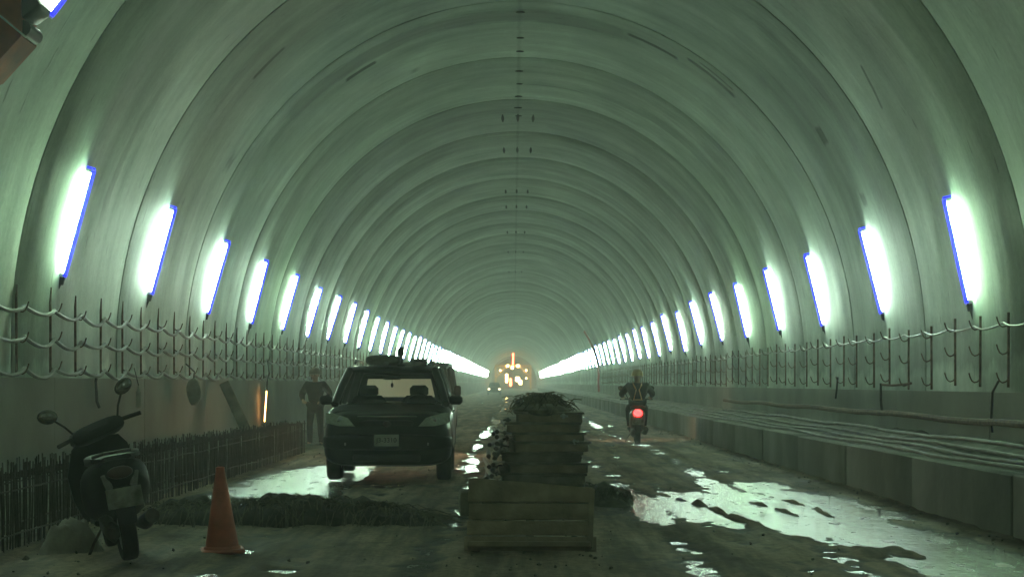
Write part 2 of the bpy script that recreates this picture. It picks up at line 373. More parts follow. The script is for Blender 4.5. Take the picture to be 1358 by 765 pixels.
# stains and slots with a shape of their own on the vault: thin curved strips a few mm proud
def strip(name, m, y, w, t0, t1, off=0.005, nseg=28, rag=0.0, slope=0.0):
    b = MB(); secs = []
    for i in range(nseg + 1):
        u = i / nseg; t = t0 + (t1 - t0) * u; (sx, sz) = lining_pt(t); nn = lining_n(t)
        ww = w * (0.25 + 0.75 * min(1, 6 * u, 6 * (1 - u))) * (1 + rag * (random.random() - 0.5)); yc = y + slope * (u - .5) + rag * 0.1 * (random.random() - .5)
        secs.append([(sx + nn.x * off, yc - ww / 2, sz + nn.y * off), (sx + nn.x * off, yc + ww / 2, sz + nn.y * off), (sx + nn.x * (off - .02), yc + ww / 2, sz + nn.y * (off - .02)), (sx + nn.x * (off - .02), yc - ww / 2, sz + nn.y * (off - .02))])
    b.loft(secs); return b.build(name, m, tunnel)
hp = math.pi / 2
for yy in (41.6, 47.3, 57.5, 62.5, 73, 84, 99):   # trios of grout slots at the crown
    for dx in (-0.35, 0.0, 0.35):
        strip('grout_slot', 'slot', yy, 1.1, hp + dx / AX - 0.006, hp + dx / AX + 0.006, 0.016, 3)
for i in range(11):
    yy = 24.6 + i * 1.7 + random.uniform(-.6, .6)
    strip('grout_mark', 'slot', yy, random.uniform(.05, .12), hp - 0.012 + random.uniform(-.006, .006), hp + 0.016, 0.016, 3)

# ------------------------------------------------------------------ ground and water
def bump2(x, y, cx, cy_, rx, ry, k=2.0):
    d = ((x - cx) / rx) ** 2 + ((y - cy_) / ry) ** 2
    return np.exp(-d ** k)
POOLS = [(2.3, 20.6, 1.1, 2.7, .10), (3.35, 20.2, 0.9, 3.2, .09), (3.4, 16.2, 0.65, 3.2, .09), (3.75, 13.6, .5, 1.6, .08), (3.3, 24.8, 0.75, 1.6, .06), (3.2, 28.8, .55, 1.0, .05),
         (-3.1, 22.9, .95, 1.9, .075), (-2.95, 27.5, .85, 3.8, .075), (-1.75, 24.6, .5, .5, .04), (-1.78, 13.45, .16, .16, .05), (-2.6, 34, .7, 3, .05),
         (3.0, 95, .35, 7, .05), (2.9, 40.9, .9, .35, .04), (2.2, 34.0, .5, .35, .045), (1.5, 27.5, .25, .3, .045), (1.05, 22.3, .2, .25, .05),
         (-.75, 33, .25, 1.3, .04), (-.62, 40, .3, 2.2, .04), (-.85, 30, .3, 1.0, .04), (-.7, 50, .3, 3, .04), (-.5, 68, .35, 6, .04), (-.9, 58, .35, 3, .04), (3.0, 60, .5, 5, .03), (1.8, 52, .5, 2, .03), (-.3, 100, .6, 14, .03), (0, 160, 1, 30, .03)]
def gh(x, y):
    x = np.asarray(x, float); y = np.asarray(y, float)
    h = 0.022 + 0.022 * (fbm(x * 0.9, y * 0.45) - 0.5) + 0.020 * (fbm(x * 3.5 + 9, y * 2.2) - 0.5) + 0.036 * (fbm(x * 5, y * 2.6 + 3, 5) - .5) + 0.020 * (fbm(x * 15 + 5, y * 7, 3) - .5)
    for xr, w, dp in ((-2.35, .17, .016), (-.75, .17, .020), (1.35, .16, .018), (2.75, .17, .018), (-1.55, .12, .01), (2.05, .11, .012)):
        mx = xr + 0.16 * np.sin(y * 0.17 + xr * 3) + 0.2 * (fbm(y * 0.12 + xr * 7, xr * 5 + y * 0) - .5)
        h = h - dp * np.exp(-((x - mx) / w) ** 2) + dp * 0.7 * np.exp(-((x - mx - w * 1.7) / (w * .5)) ** 2)
    for cx, c2, rx, ry, dp in POOLS: h = h - dp * .55 * bump2(x, y, cx, c2, rx, ry, 1.3)
    # mud ridges left across the big right-hand pool
    wig = 0.25 * (fbm(y * 0.8, y * 0 + 4.4) - .5)
    for xr, sl in ((2.15, 0.10), (2.85, 0.12), (3.3, 0.05)):
        q = x - xr - wig - (y - 20.5) * -sl
        h = h + 0.075 * np.exp(-(q / .055) ** 2) * np.exp(-((y - 20.0) / 2.8) ** 4) * (0.25 + 1.1 * vnoise(y * 2.3, y * 0 + xr))
    # thin broken spits of mud standing out of the lower right pool
    h = h + 0.045 * np.clip(fbm(x * 3.1 + 2, y * .8 + 5, 3) - .56, 0, 1) / .2 * np.exp(-((x - 3.4) / 1.0) ** 4) * np.exp(-((y - 16.0) / 3.2) ** 4)
    edge = np.clip((np.abs(x - XC) - 4.0) / 0.4, 0, 1)
    return h + 0.03 * edge
def hgt(x, y): return float(gh(np.array([x]), np.array([y]))[0])
yr = [Y0, -30, 0, 6, 9]
while yr[-1] < Y1 + 1: yr.append(yr[-1] + max(0.06, (yr[-1] - 8) * 0.0036))
xr_ = np.linspace(XC - AX - .1, XC + AX + .1, 300); yr = np.array(yr)
GX, GY = np.meshgrid(xr_, yr); GZ = gh(GX, GY)
nv = GX.size; nc = len(xr_)
me = bpy.data.meshes.new('ground'); me.vertices.add(nv); me.vertices.foreach_set('co', np.stack([GX, GY, GZ], -1).astype(np.float32).ravel())
ii, jj = np.meshgrid(np.arange(len(yr) - 1), np.arange(nc - 1), indexing='ij'); a = (ii * nc + jj).ravel()
q = np.stack([a, a + 1, a + nc + 1, a + nc], -1).astype(np.int32)
me.loops.add(q.size); me.loops.foreach_set('vertex_index', q.ravel()); me.polygons.add(len(q)); me.polygons.foreach_set('loop_start', np.arange(0, q.size, 4, dtype=np.int32))
me.polygons.foreach_set('use_smooth', [True] * len(q)); me.update(calc_edges=True)
def ground_material():
    m, nt, b = principled('muddy_invert_concrete'); N = nt.nodes.new; L = nt.links.new
    geo = N('ShaderNodeNewGeometry')
    def noise(sc, st=(1, 1, 1), det=7, rough=.6):
        mp = N('ShaderNodeMapping'); mp.inputs['Scale'].default_value = st; L(geo.outputs['Position'], mp.inputs[0])
        q = N('ShaderNodeTexNoise'); q.inputs['Scale'].default_value = sc; q.inputs['Detail'].default_value = det; q.inputs['Roughness'].default_value = rough
        L(mp.outputs[0], q.inputs['Vector']); return q.outputs['Fac']
    def rng(v, a, b_, c, d):
        q = N('ShaderNodeMapRange'); q.inputs[1].default_value = a; q.inputs[2].default_value = b_; q.inputs[3].default_value = c; q.inputs[4].default_value = d
        L(v, q.inputs[0]); return q.outputs[0]
    mx = N('ShaderNodeMix'); mx.data_type = 'RGBA'; L(rng(noise(1.0, (1.0, .35, 1)), .38, .64, 0, 1), mx.inputs[0])
    mx.inputs[6].default_value = (0.165, 0.124, 0.084, 1); mx.inputs[7].default_value = (0.34, 0.262, 0.18, 1)
    m2 = N('ShaderNodeMix'); m2.data_type = 'RGBA'; m2.blend_type = 'MULTIPLY'; m2.inputs[0].default_value = 1
    g = N('ShaderNodeCombineColor'); s0 = N('ShaderNodeMath'); s0.operation = 'MULTIPLY'; L(rng(noise(14, (1, 1, 1), 5, .7), .3, .7, .6, 1.2), s0.inputs[0]); L(rng(noise(1.0, (2.6, .16, 1), 5, .65), .40, .58, .42, 1.05), s0.inputs[1]); s = s0.outputs[0]
    for i in range(3): L(s, g.inputs[i])
    L(mx.outputs[2], m2.inputs[6]); L(g.outputs[0], m2.inputs[7])
    sp = N('ShaderNodeSeparateXYZ'); L(geo.outputs['Position'], sp.inputs[0])
    wet = rng(sp.outputs[2], 0.002, 0.014, 1, 0)
    m3 = N('ShaderNodeMix'); m3.data_type = 'RGBA'; L(wet, m3.inputs[0]); L(m2.outputs[2], m3.inputs[6]); m3.inputs[7].default_value = (0.035, 0.031, 0.024, 1)
    L(m3.outputs[2], b.inputs['Base Color'])
    ad = N('ShaderNodeMath'); ad.operation = 'SUBTRACT'; L(rng(noise(1.3, (1, .4, 1)), .35, .65, .72, .98), ad.inputs[0]); L(rng(wet, 0, 1, 0, .14), ad.inputs[1])
    L(ad.outputs[0], b.inputs['Roughness']); b.inputs['Specular IOR Level'].default_value = 0.3
    bp = N('ShaderNodeBump'); bp.inputs['Strength'].default_value = 0.5; bp.inputs['Distance'].default_value = 0.02
    L(noise(18, (1, 1, 1), 6, .65), bp.inputs['Height']); L(bp.outputs[0], b.inputs['Normal'])
    return m
me.materials.append(ground_material())
tag(bpy.data.objects.new('ground', me), kind='structure'); COL.objects.link(bpy.data.objects['ground'])
def water_material():
    m, nt, b = principled('puddle_water'); N = nt.nodes.new; L = nt.links.new
    b.inputs['Base Color'].default_value = (0.014, 0.013, 0.009, 1); b.inputs['Roughness'].default_value = 0.05; b.inputs['IOR'].default_value = 1.33
    geo = N('ShaderNodeNewGeometry'); mp = N('ShaderNodeMapping'); mp.inputs['Scale'].default_value = (1, .6, 1); L(geo.outputs['Position'], mp.inputs[0])
    q = N('ShaderNodeTexNoise'); q.inputs['Scale'].default_value = 7; q.inputs['Detail'].default_value = 6; q.inputs['Roughness'].default_value = 0.65; L(mp.outputs[0], q.inputs['Vector'])
    bp = N('ShaderNodeBump'); bp.inputs['Strength'].default_value = 0.8; bp.inputs["Distance"].default_value = 0.024
    L(q.outputs['Fac'], bp.inputs['Height']); L(bp.outputs[0], b.inputs['Normal'])
    # floating silt: patches of dull film break the reflection
    m2 = N('ShaderNodeMapping'); m2.inputs['Scale'].default_value = (2.4, .75, 1); L(geo.outputs['Position'], m2.inputs[0])
    q2 = N('ShaderNodeTexNoise'); q2.inputs['Scale'].default_value = 1.6; q2.inputs['Detail'].default_value = 9; q2.inputs['Roughness'].default_value = .68; L(m2.outputs[0], q2.inputs['Vector'])
    f = N('ShaderNodeMapRange'); f.inputs[1].default_value = .53; f.inputs[2].default_value = .64; L(q2.outputs['Fac'], f.inputs[0])
    cm = N('ShaderNodeMix'); cm.data_type = 'RGBA'; L(f.outputs[0], cm.inputs[0]); cm.inputs[6].default_value = (0.014, 0.013, 0.009, 1); cm.inputs[7].default_value = (0.085, 0.07, 0.048, 1); L(cm.outputs[2], b.inputs['Base Color'])
    rr = N('ShaderNodeMapRange'); rr.inputs[3].default_value = .04; rr.inputs[4].default_value = .42; L(f.outputs[0], rr.inputs[0]); L(rr.outputs[0], b.inputs['Roughness']); return m
M['water'] = water_material()
b = MB(); b.quad((-4.6, 11, 0), (4.9, 11, 0), (4.9, 300, 0), (-4.6, 300, 0)); tag(b.build('water', 'water', None, False), kind='structure')

# ------------------------------------------------------------------ concrete bench on the right with fill and pipes
bench = thing('concrete_bench', (0, 0, 0), label='low dark concrete bench wall along the right side of the road', cat='bench wall')
BX = 4.40; yy = 8.0
while yy < 330:
    b = MB(); dx = random.uniform(-.012, .012) + (0.03 if yy > 42 else 0); hh = 0.59 + random.uniform(-.008, .008)
    b.box((BX + .11 + dx, yy + 1.99, hh / 2 - .1), (0.22, 3.97, hh + .2), None, 0.012); b.build('bench_block', 'bench', bench); yy += 4.0
    if yy > 120: yy += 0
ny = 260; ycs = np.concatenate([np.arange(8, 60, .22), np.arange(60, 332, 2.0)]); xcs = np.linspace(BX + .2, XC + AX, 12)
FX, FY = np.meshgrid(xcs, ycs); u = (FX - xcs[0]) / (xcs[-1] - xcs[0])
FZ = 0.52 + 0.26 * u + 0.10 * (fbm(FX * 3, FY * 1.5) - .5) * np.clip(u * 6, .2, 1) + .05 * (fbm(FX * 9, FY * 7) - .5)
b = MB(); nc = len(xcs)
b.add(np.stack([FX, FY, FZ], -1).reshape(-1, 3).tolist(), [(i * nc + j, i * nc + j + 1, (i + 1) * nc + j + 1, (i + 1) * nc + j) for i in range(len(ycs) - 1) for j in range(nc - 1)])
b.build('fill', 'rubble', bench)
pipes = [(4.52, .61, .022, 9, 150, 'pale grey pipe lying along the outer lip of the right bench'), (4.70, .64, .02, 15, 62, 'second pale pipe inward from the lip of the right bench'),
         (4.86, .68, .02, 12, 95, 'middle pale hose lying on rubble of the right bench'), (5.02, .74, .024, 17, 44, 'short pale pipe near the wall on the right bench'), (5.33, .92, .04, 12, 46, 'thick dark pipe running along foot of the right wall')]
for i, (px_, pz_, r_, ya, yb, lab) in enumerate(pipes):
    pts = []; yy = ya
    while yy < yb:
        pts.append((px_ + .018 * math.sin(yy * .22 + i * 2) + random.uniform(-.01, .01), yy, pz_ + r_ + .012 * math.sin(yy * .9 + i) + random.uniform(0, .012))); yy += 0.8
    b = MB(); b.path(pts, r_, 8); tag(b.build('pipe', 'rust' if i == 4 else 'pipe'), lab, 'pipe', 'pipes on the right bench')

b = MB()
for _ in range(900):
    yy = 11 + 45 * random.random() ** 1.6
    xx = random.choice([random.uniform(3.9, 4.38), random.uniform(-4.1, -3.3), random.uniform(-3.5, 4.2), random.uniform(-.6, .9)]); q_ = random.uniform(.006, .022) * (1.5 if random.random() < .08 else 1)
    c0 = Vector((xx, yy, hgt(xx, yy) + q_ * .4)); rr = Matrix.Translation(c0) @ Euler((random.random() * 6, random.random() * 6, random.random() * 6)).to_matrix().to_4x4()
    b.add([(q_ * random.uniform(.6, 1.3) * a, q_ * random.uniform(.6, 1.3) * c_, q_ * random.uniform(.5, 1) * d) for a, c_, d in ((1, 0, 0), (-1, 0, 0), (0, 1, 0), (0, -1, 0), (0, 0, 1), (0, 0, -1))], [(0, 2, 4), (2, 1, 4), (1, 3, 4), (3, 0, 4), (2, 0, 5), (1, 2, 5), (3, 1, 5), (0, 3, 5)], rr)
tag(b.build('gravel', 'rubble', None, False), kind='stuff')
# ------------------------------------------------------------------ fluorescent lamps
ORD = ['nearest', 'second', 'third', 'fourth', 'fifth', 'sixth', 'seventh', 'eighth', 'ninth', 'tenth', 'eleventh', 'twelfth', 'thirteenth', 'fourteenth', 'fifteenth', 'sixteenth', 'seventeenth', 'eighteenth', 'nineteenth', 'twentieth', 'twenty-first', 'twenty-second', 'twenty-third', 'twenty-fourth', 'twenty-fifth', 'twenty-sixth', 'twenty-seventh', 'twenty-eighth', 'twenty-ninth', 'thirtieth']
def lamp_frame(side, hmid):
    d = hmid - HC; t = math.asin(d / BZ); t = t if side < 0 else math.pi - t
    p = lining_pt(t); nn = lining_n(t); tan = Vector((-nn.y, nn.x)); tan = tan if tan.y > 0 else -tan
    return p, nn, tan
def make_lamp(name, parts=True):
    # local frame: x = away from the wall, y = down the tunnel, z = along the lamp
    root = thing(name)
    b = MB(); b.box((.050, .030, 0), (.100, .025, 1.30), None, .006); b.box((-.03, .035, .45), (.08, .04, .05)); b.box((-.03, .035, -.45), (.08, .04, .05))
    for z in (-.615, .615): b.box((.034, -.002, z), (.066, .05, .05), None, .008)
    b.build('housing', 'lamp_white', root)
    b = MB(); secs = []
    for z in (-.6, .6):
        secs.append([(.004, .016, z), (.062, .016, z), (.062, -.005, z), (.050, -.020, z), (.016, -.020, z), (.004, -.005, z)])
    b.loft(secs); b.build('diffuser', 'tube', root, False)
    b = MB(); b.box((.084, -.002, 0), (.040, .040, 1.25)); b.box((.045, -.002, .650), (.09, .035, .024)); b.build('fringe_strip', 'edge', root, False)  # added glowing strips imitate the blue lens fringe, no part of the fixture
    return root
def add_cord(root, side):
    b = MB(); b.box((.05, .03, -.68), (.07, .05, .10), None, .01)
    pts = [(.05, .03, -.7), (.03 + random.uniform(-.02, .02), .04, -.9), (.015, .03, -1.3), (.03, .05, -1.7), (.02, .03, -2.0)]
    b.path(pts, .017, 6); b.build('cord', 'cable_black', root)
lamp_proto = None; far_mesh = None
def far_lamp():
    b = MB(); b.box((.050, .030, 0), (.100, .025, 1.30)); b.cm = 1; b.box((.033, -.003, 0), (.058, .038, 1.2)); b.cm = 2; b.box((.081, -.002, 0), (.032, .035, 1.24))  # last box is the added blue fringe glow
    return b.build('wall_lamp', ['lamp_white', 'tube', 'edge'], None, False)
HL = [2.98 + .27, 3.25 + .04, 3.2, 3.2, 3.22]; HRr = [2.98, 3.05, 3.03, 3.1, 3.08]
for side, y_first, step, hs, nm in ((-1, 20.7, 4.95, HL, 'left'), (1, 21.4, 5.05, HRr, 'right')):
    for i in range(-4, 68):
        yy = y_first + step * i + (random.uniform(-.12, .12) if i > 5 else 0)
        hm = hs[i] if 0 <= i < len(hs) else (3.2 if side < 0 else 3.08) + random.uniform(-.06, .06)
        p, nn, tan = lamp_frame(side, hm)
        if i < 30:
            if lamp_proto is None: lamp_proto = make_lamp('wall_lamp'); o = lamp_proto
            else: o = copy_tree(lamp_proto)
        else:
            if far_mesh is None: far_mesh = far_lamp(); o = far_mesh
            else: o = far_mesh.copy(); COL.objects.link(o)
        if i < 30:
            for ch in o.children:
                if ch.name.startswith('diffuser'):
                    ch.material_slots[0].link = 'OBJECT'; ch.material_slots[0].material = random.choice([M['tube'], M['tube'], M['tube_green'], M['tube_old']])
        X = Vector((nn.x, 0, nn.y)); Z = Vector((tan.x, 0, tan.y)); Yv = Vector((0, 1, 0))
        o.matrix_world = Matrix.Translation((p[0] + nn.x * .026, yy, p[1] + nn.y * .026)) @ Matrix((X, Yv, Z)).transposed().to_4x4()
        o.matrix_world = o.matrix_world @ Matrix.Rotation(R(2.2 + random.uniform(-1.4, 1.4)), 4, 'Y') @ Matrix.Rotation(R(random.uniform(-1, 1)), 4, 'X')
        if i < 0: lab = f'glowing fluorescent lamp on {nm} wall beside the camera, {["farthest back", "second back", "third back", "last"][i + 4]} before the picture edge'
        elif i < len(ORD): lab = f'glowing white fluorescent lamp on {nm} wall, {ORD[i]} in its row from the camera'
        elif i < 30: lab = f'small glowing lamp farther along {nm} wall, still separate from its neighbours'
        else: lab = f'tiny distant lamp merging into line of light on {nm} wall'
        tag(o, lab, 'wall lamp', f'fluorescent lamps along the {nm} tunnel wall')
for o in [q for q in COL.objects if q.name.startswith('wall_lamp') and q.type == 'EMPTY']:
    if o.matrix_world.translation.y < 75: add_cord(o, 1)
# one more batten high on the vault at the top left, beside the orange machine arm
t_ = 0.685; p = lining_pt(t_); nn = lining_n(t_); tan = Vector((-nn.y, nn.x)); tan = tan if tan.y > 0 else -tan
hl = copy_tree(lamp_proto)
for ch in list(hl.children):
    if ch.name.startswith('cord'): bpy.data.objects.remove(ch)
hl.matrix_world = Matrix.Translation((p[0] + nn.x * .05, 16.9, p[1] + nn.y * .05)) @ Matrix((Vector((nn.x, 0, nn.y)), Vector((0, 1, 0)), Vector((tan.x, 0, tan.y)))).transposed().to_4x4()
tag(hl, 'single glowing lamp high on the vault beside the orange machine arm', 'wall lamp'); hl['group'] = 'fluorescent lamps along the left tunnel wall'

# ------------------------------------------------------------------ cable brackets and cables
def make_bracket(side, h0, h1, hooks):
    # local x = out from the wall (towards the road)
    root = thing('cable_bracket')
    b = MB(); b.box((.03, 0, (h0 + h1) / 2), (.025, .022, h1 - h0)); b.build('upright', 'rust', root, False)
    for h in hooks:
        b = MB(); pts = [(.03, 0, h + .01), (.06, 0, h - .02), (.095, 0, h - .03), (.125, 0, h - .01), (.145, 0, h + .03), (.16, 0, h + .08)]
        b.path(pts, .008, 6); b.build('hook', 'rust', root)
    return root
HOOKS = {-1: (2.20, 1.88, 1.55), 1: (2.05, 1.75, 1.44)}
for side, nm, yl, h0, h1 in ((-1, 'left', 20.7, 1.50, 2.46), (1, 'right', 21.4, 1.36, 2.18)):
    proto = None
    for i in range(74):
        yy = yl - 2.9 + i * 1.25 + random.uniform(-.1, .1)
        if proto is None: proto = make_bracket(side, h0, h1, HOOKS[side]); o = proto
        else: o = copy_tree(proto)
        o.location = (wall_x(side, 1.8) - side * 0.005, yy, random.uniform(-.05, .05)); o.rotation_euler = (random.uniform(-.02, .02), 0, math.pi if side > 0 else 0)
        lamp_i = (i - 2) // 4 if i >= 2 else -1
        w = ['at the foot of', 'first beyond', 'second beyond', 'third beyond'][(i - 2) % 4]
        if lamp_i < 0: lab = f'rusty three-hook cable bracket on {nm} wall, {["first", "second"][min(1, i)]} from the edge of the picture'
        elif lamp_i < 20: lab = f'rusty three-hook cable bracket on {nm} wall, {w} the {ORD[lamp_i]} lamp'
        else: lab = f'far rusty cable bracket in the dense row along the {nm} wall'
        tag(o, lab, 'cable bracket', f'cable brackets along the {nm} wall')
    ybs = [yl - 2.9 + i * 1.25 for i in range(-3, 74)]
    for kx, hk in enumerate(HOOKS[side]):
        if side > 0 and kx > 0: continue
        pts = []
        xw = wall_x(side, 1.8) - side * 0.10
        for yb in ybs:
            sg_ = random.uniform(.7, 1.25) * (.09 if side < 0 else .045)
            for s in range(7):
                u = s / 7; sag = sg_ * 4 * u * (1 - u)
                pts.append((xw - side * .03 * math.sin(math.pi * u), yb + 1.25 * u, hk + .01 - sag))
        b = MB(); b.path(pts,   .023 if side < 0 else .012, 6)
        lab = ['topmost sagging cable draped over hooks on the left wall', 'middle sagging cable draped over hooks on the left wall', 'lowest sagging cable draped over hooks on the left wall'][kx] if side < 0 else 'thin cable strung along upper hooks of the right wall'
        tag(b.build('cable', 'cable'), lab, 'cable', 'cables on the wall hooks')
def hang(pts, r, m, lab, cat='cable', name='cable'):
    b = MB(); b.path(pts, r, 6); tag(b.build(name, m), lab, cat)
xl = wall_x(-1, 1) + .09; xr2 = wall_x(1, 1) - .09
hang([(xl + .02, 22.3, 1.5), (xl, 22.35, 1.42), (xl + .02, 22.3, 1.3), (xl, 22.4, 1.18), (xl + .02, 22.45, 1.1)], .02, 'cable_black', 'short black cable end dangling from hooks behind the parked scooter')
hang([(xr2, 26.4, 1.40), (xr2, 26.4, 1.15), (xr2, 26.3, .98)], .02, 'cable_black', 'black cable end dangling low on right wall beneath two brackets')
hang([(xr2, 26.3, 1.38), (xr2, 25.6, 1.37), (xr2, 24.6, 1.39), (xr2, 24.4, 1.40)], .018, 'rust', 'horizontal rusty rod spanning two brackets on the right wall', 'rod', 'rod')
hang([(xr2, 20.0, 1.42), (xr2 - .01, 20.2, 1.3), (xr2, 20.3, 1.0), (xr2, 20.25, .85)], .014, 'cable_black', 'thin loop of black cable hanging from the nearest right bracket')
hang([(xr2, 29.9, 1.5), (xr2, 30, 1.3), (xr2, 30.1, 1.15)], .016, 'cable_black', 'thin black cable tail hanging beyond the second right lamp')

# ------------------------------------------------------------------ starter-bar cages along the left edge
bar = MB(); bar.path([(0, 0, -.1), (.003, .002, .3), (0, 0, .72)], .0068, 6); bar_me = None
cage_words = ['nearest', 'second', 'third', 'fourth', 'fifth', 'sixth', 'seventh', 'eighth', 'ninth', 'tenth']
for ci in range(9):
    ya = 12.2 + ci * 2.6
    cg = thing('rebar_cage', (-4.12, ya, 0), label=f'dark rebar cage of dense upright starter bars on the left edge, {cage_words[ci]} from the camera', cat='rebar cage', group='starter bar cages on the left edge')
    for row, dx in ((0, 0.0), (1, -.34)):
        for j in range(42):
            if bar_me is None: o = bar.build('upright_bar', 'rebar', cg); bar_me = o.data
            else: o = bpy.data.objects.new('upright_bar', bar_me); COL.objects.link(o); o.parent = cg
            o.location = (dx + random.uniform(-.02, .02), .03 + j * .0615 + random.uniform(-.015, .015), random.uniform(-.05, .03) - .004 * ci * 2)
            o.rotation_euler = (random.uniform(-.03, .03), random.uniform(-.03, .03), 0)
        for h in (.16, .52):
            b = MB(); b.path([(dx + .014, -.02, h), (dx + .014, 1.3, h + random.uniform(-.02, .02)), (dx + .014, 2.58, h)], .008, 6); b.build('tie_bar', 'rebar', cg)
    for j in range(8):
        b = MB(); b.path([(.06, .1 + j * .33, .62), (-.4, .12 + j * .33, .60)], .007, 5); b.build('cross_bar', 'rebar', cg)
# loose ground strip behind the cages
b = MB(); ycs = np.arange(8, 80, .35); xcs = np.linspace(XC - AX, -4.25, 9); FX, FY = np.meshgrid(xcs, ycs)
FZ = .06 + .16 * (fbm(FX * 2, FY) - .4) + np.clip((-4.6 - FX), 0, 1) * .25; nc = 9
b.add(np.stack([FX, FY, FZ], -1).reshape(-1, 3).tolist(), [(i * nc + j, i * nc + j + 1, (i + 1) * nc + j + 1, (i + 1) * nc + j) for i in range(len(ycs) - 1) for j in range(nc - 1)])
tag(b.build('ground_verge', 'rubble'), kind='structure')

# ------------------------------------------------------------------ wheels (shared builder), axis = local x
def wheel(parent, name, c, rad, w, rim=.62, spokes=5, m_rim='alloy', rot=(0, 0, 0)):
    mt = Matrix.Translation(c) @ Euler(rot).to_matrix().to_4x4() @ Matrix.Rotation(R(90), 4, 'Y')
    b = MB(); h = w / 2; ri = rad * rim
    b.loft([[(r * math.cos(2 * math.pi * k / 28), r * math.sin(2 * math.pi * k / 28), z) for k in range(28)] for r, z in ((ri, -h * .8), (rad * .9, -h), (rad * .98, -h * .8), (rad, -h * .4), (rad, h * .4), (rad * .98, h * .8), (rad * .9, h), (ri, h * .8))], mt, False)
    w_o = b.build(name, 'rubber', parent)
    b = MB(); b.lathe([(ri * 1.01, -h * .75), (ri * .93, -h * .3), (ri * .93, h * .3), (ri * 1.01, h * .75)], 28, mt)
    b.cm = 0
    for k in range(spokes):
        a = 2 * math.pi * k / spokes
        for s in (-1, 1): b.box((0, 0, 0), (.001, .001, .001)) if False else b.add([(math.cos(a + d) * q, math.sin(a + d) * q, s * h * zz) for q, d, zz in ((ri * .15, -.5, .85), (ri * .95, -.13, .72), (ri * .95, .13, .72), (ri * .15, .5, .85))], [(0, 1, 2, 3)], mt)
    b.build('rim', m_rim, w_o)
    return w_o
def rsec(y, hw, zl, zt, p=4.5, n=28, tum=0.0, cx=0):
    zc = (zl + zt) / 2; hh = (zt - zl) / 2; out = []
    for k in range(n):
        a = 2 * math.pi * (k + .5) / n; c_, s_ = math.cos(a), math.sin(a)
        x = abs(c_) ** (2 / p) * (1 if c_ > 0 else -1) * hw; z = abs(s_) ** (2 / p) * (1 if s_ > 0 else -1) * hh
        out.append((cx + x * (1 - tum * max(0, z / hh)), y, zc + z))
    return out

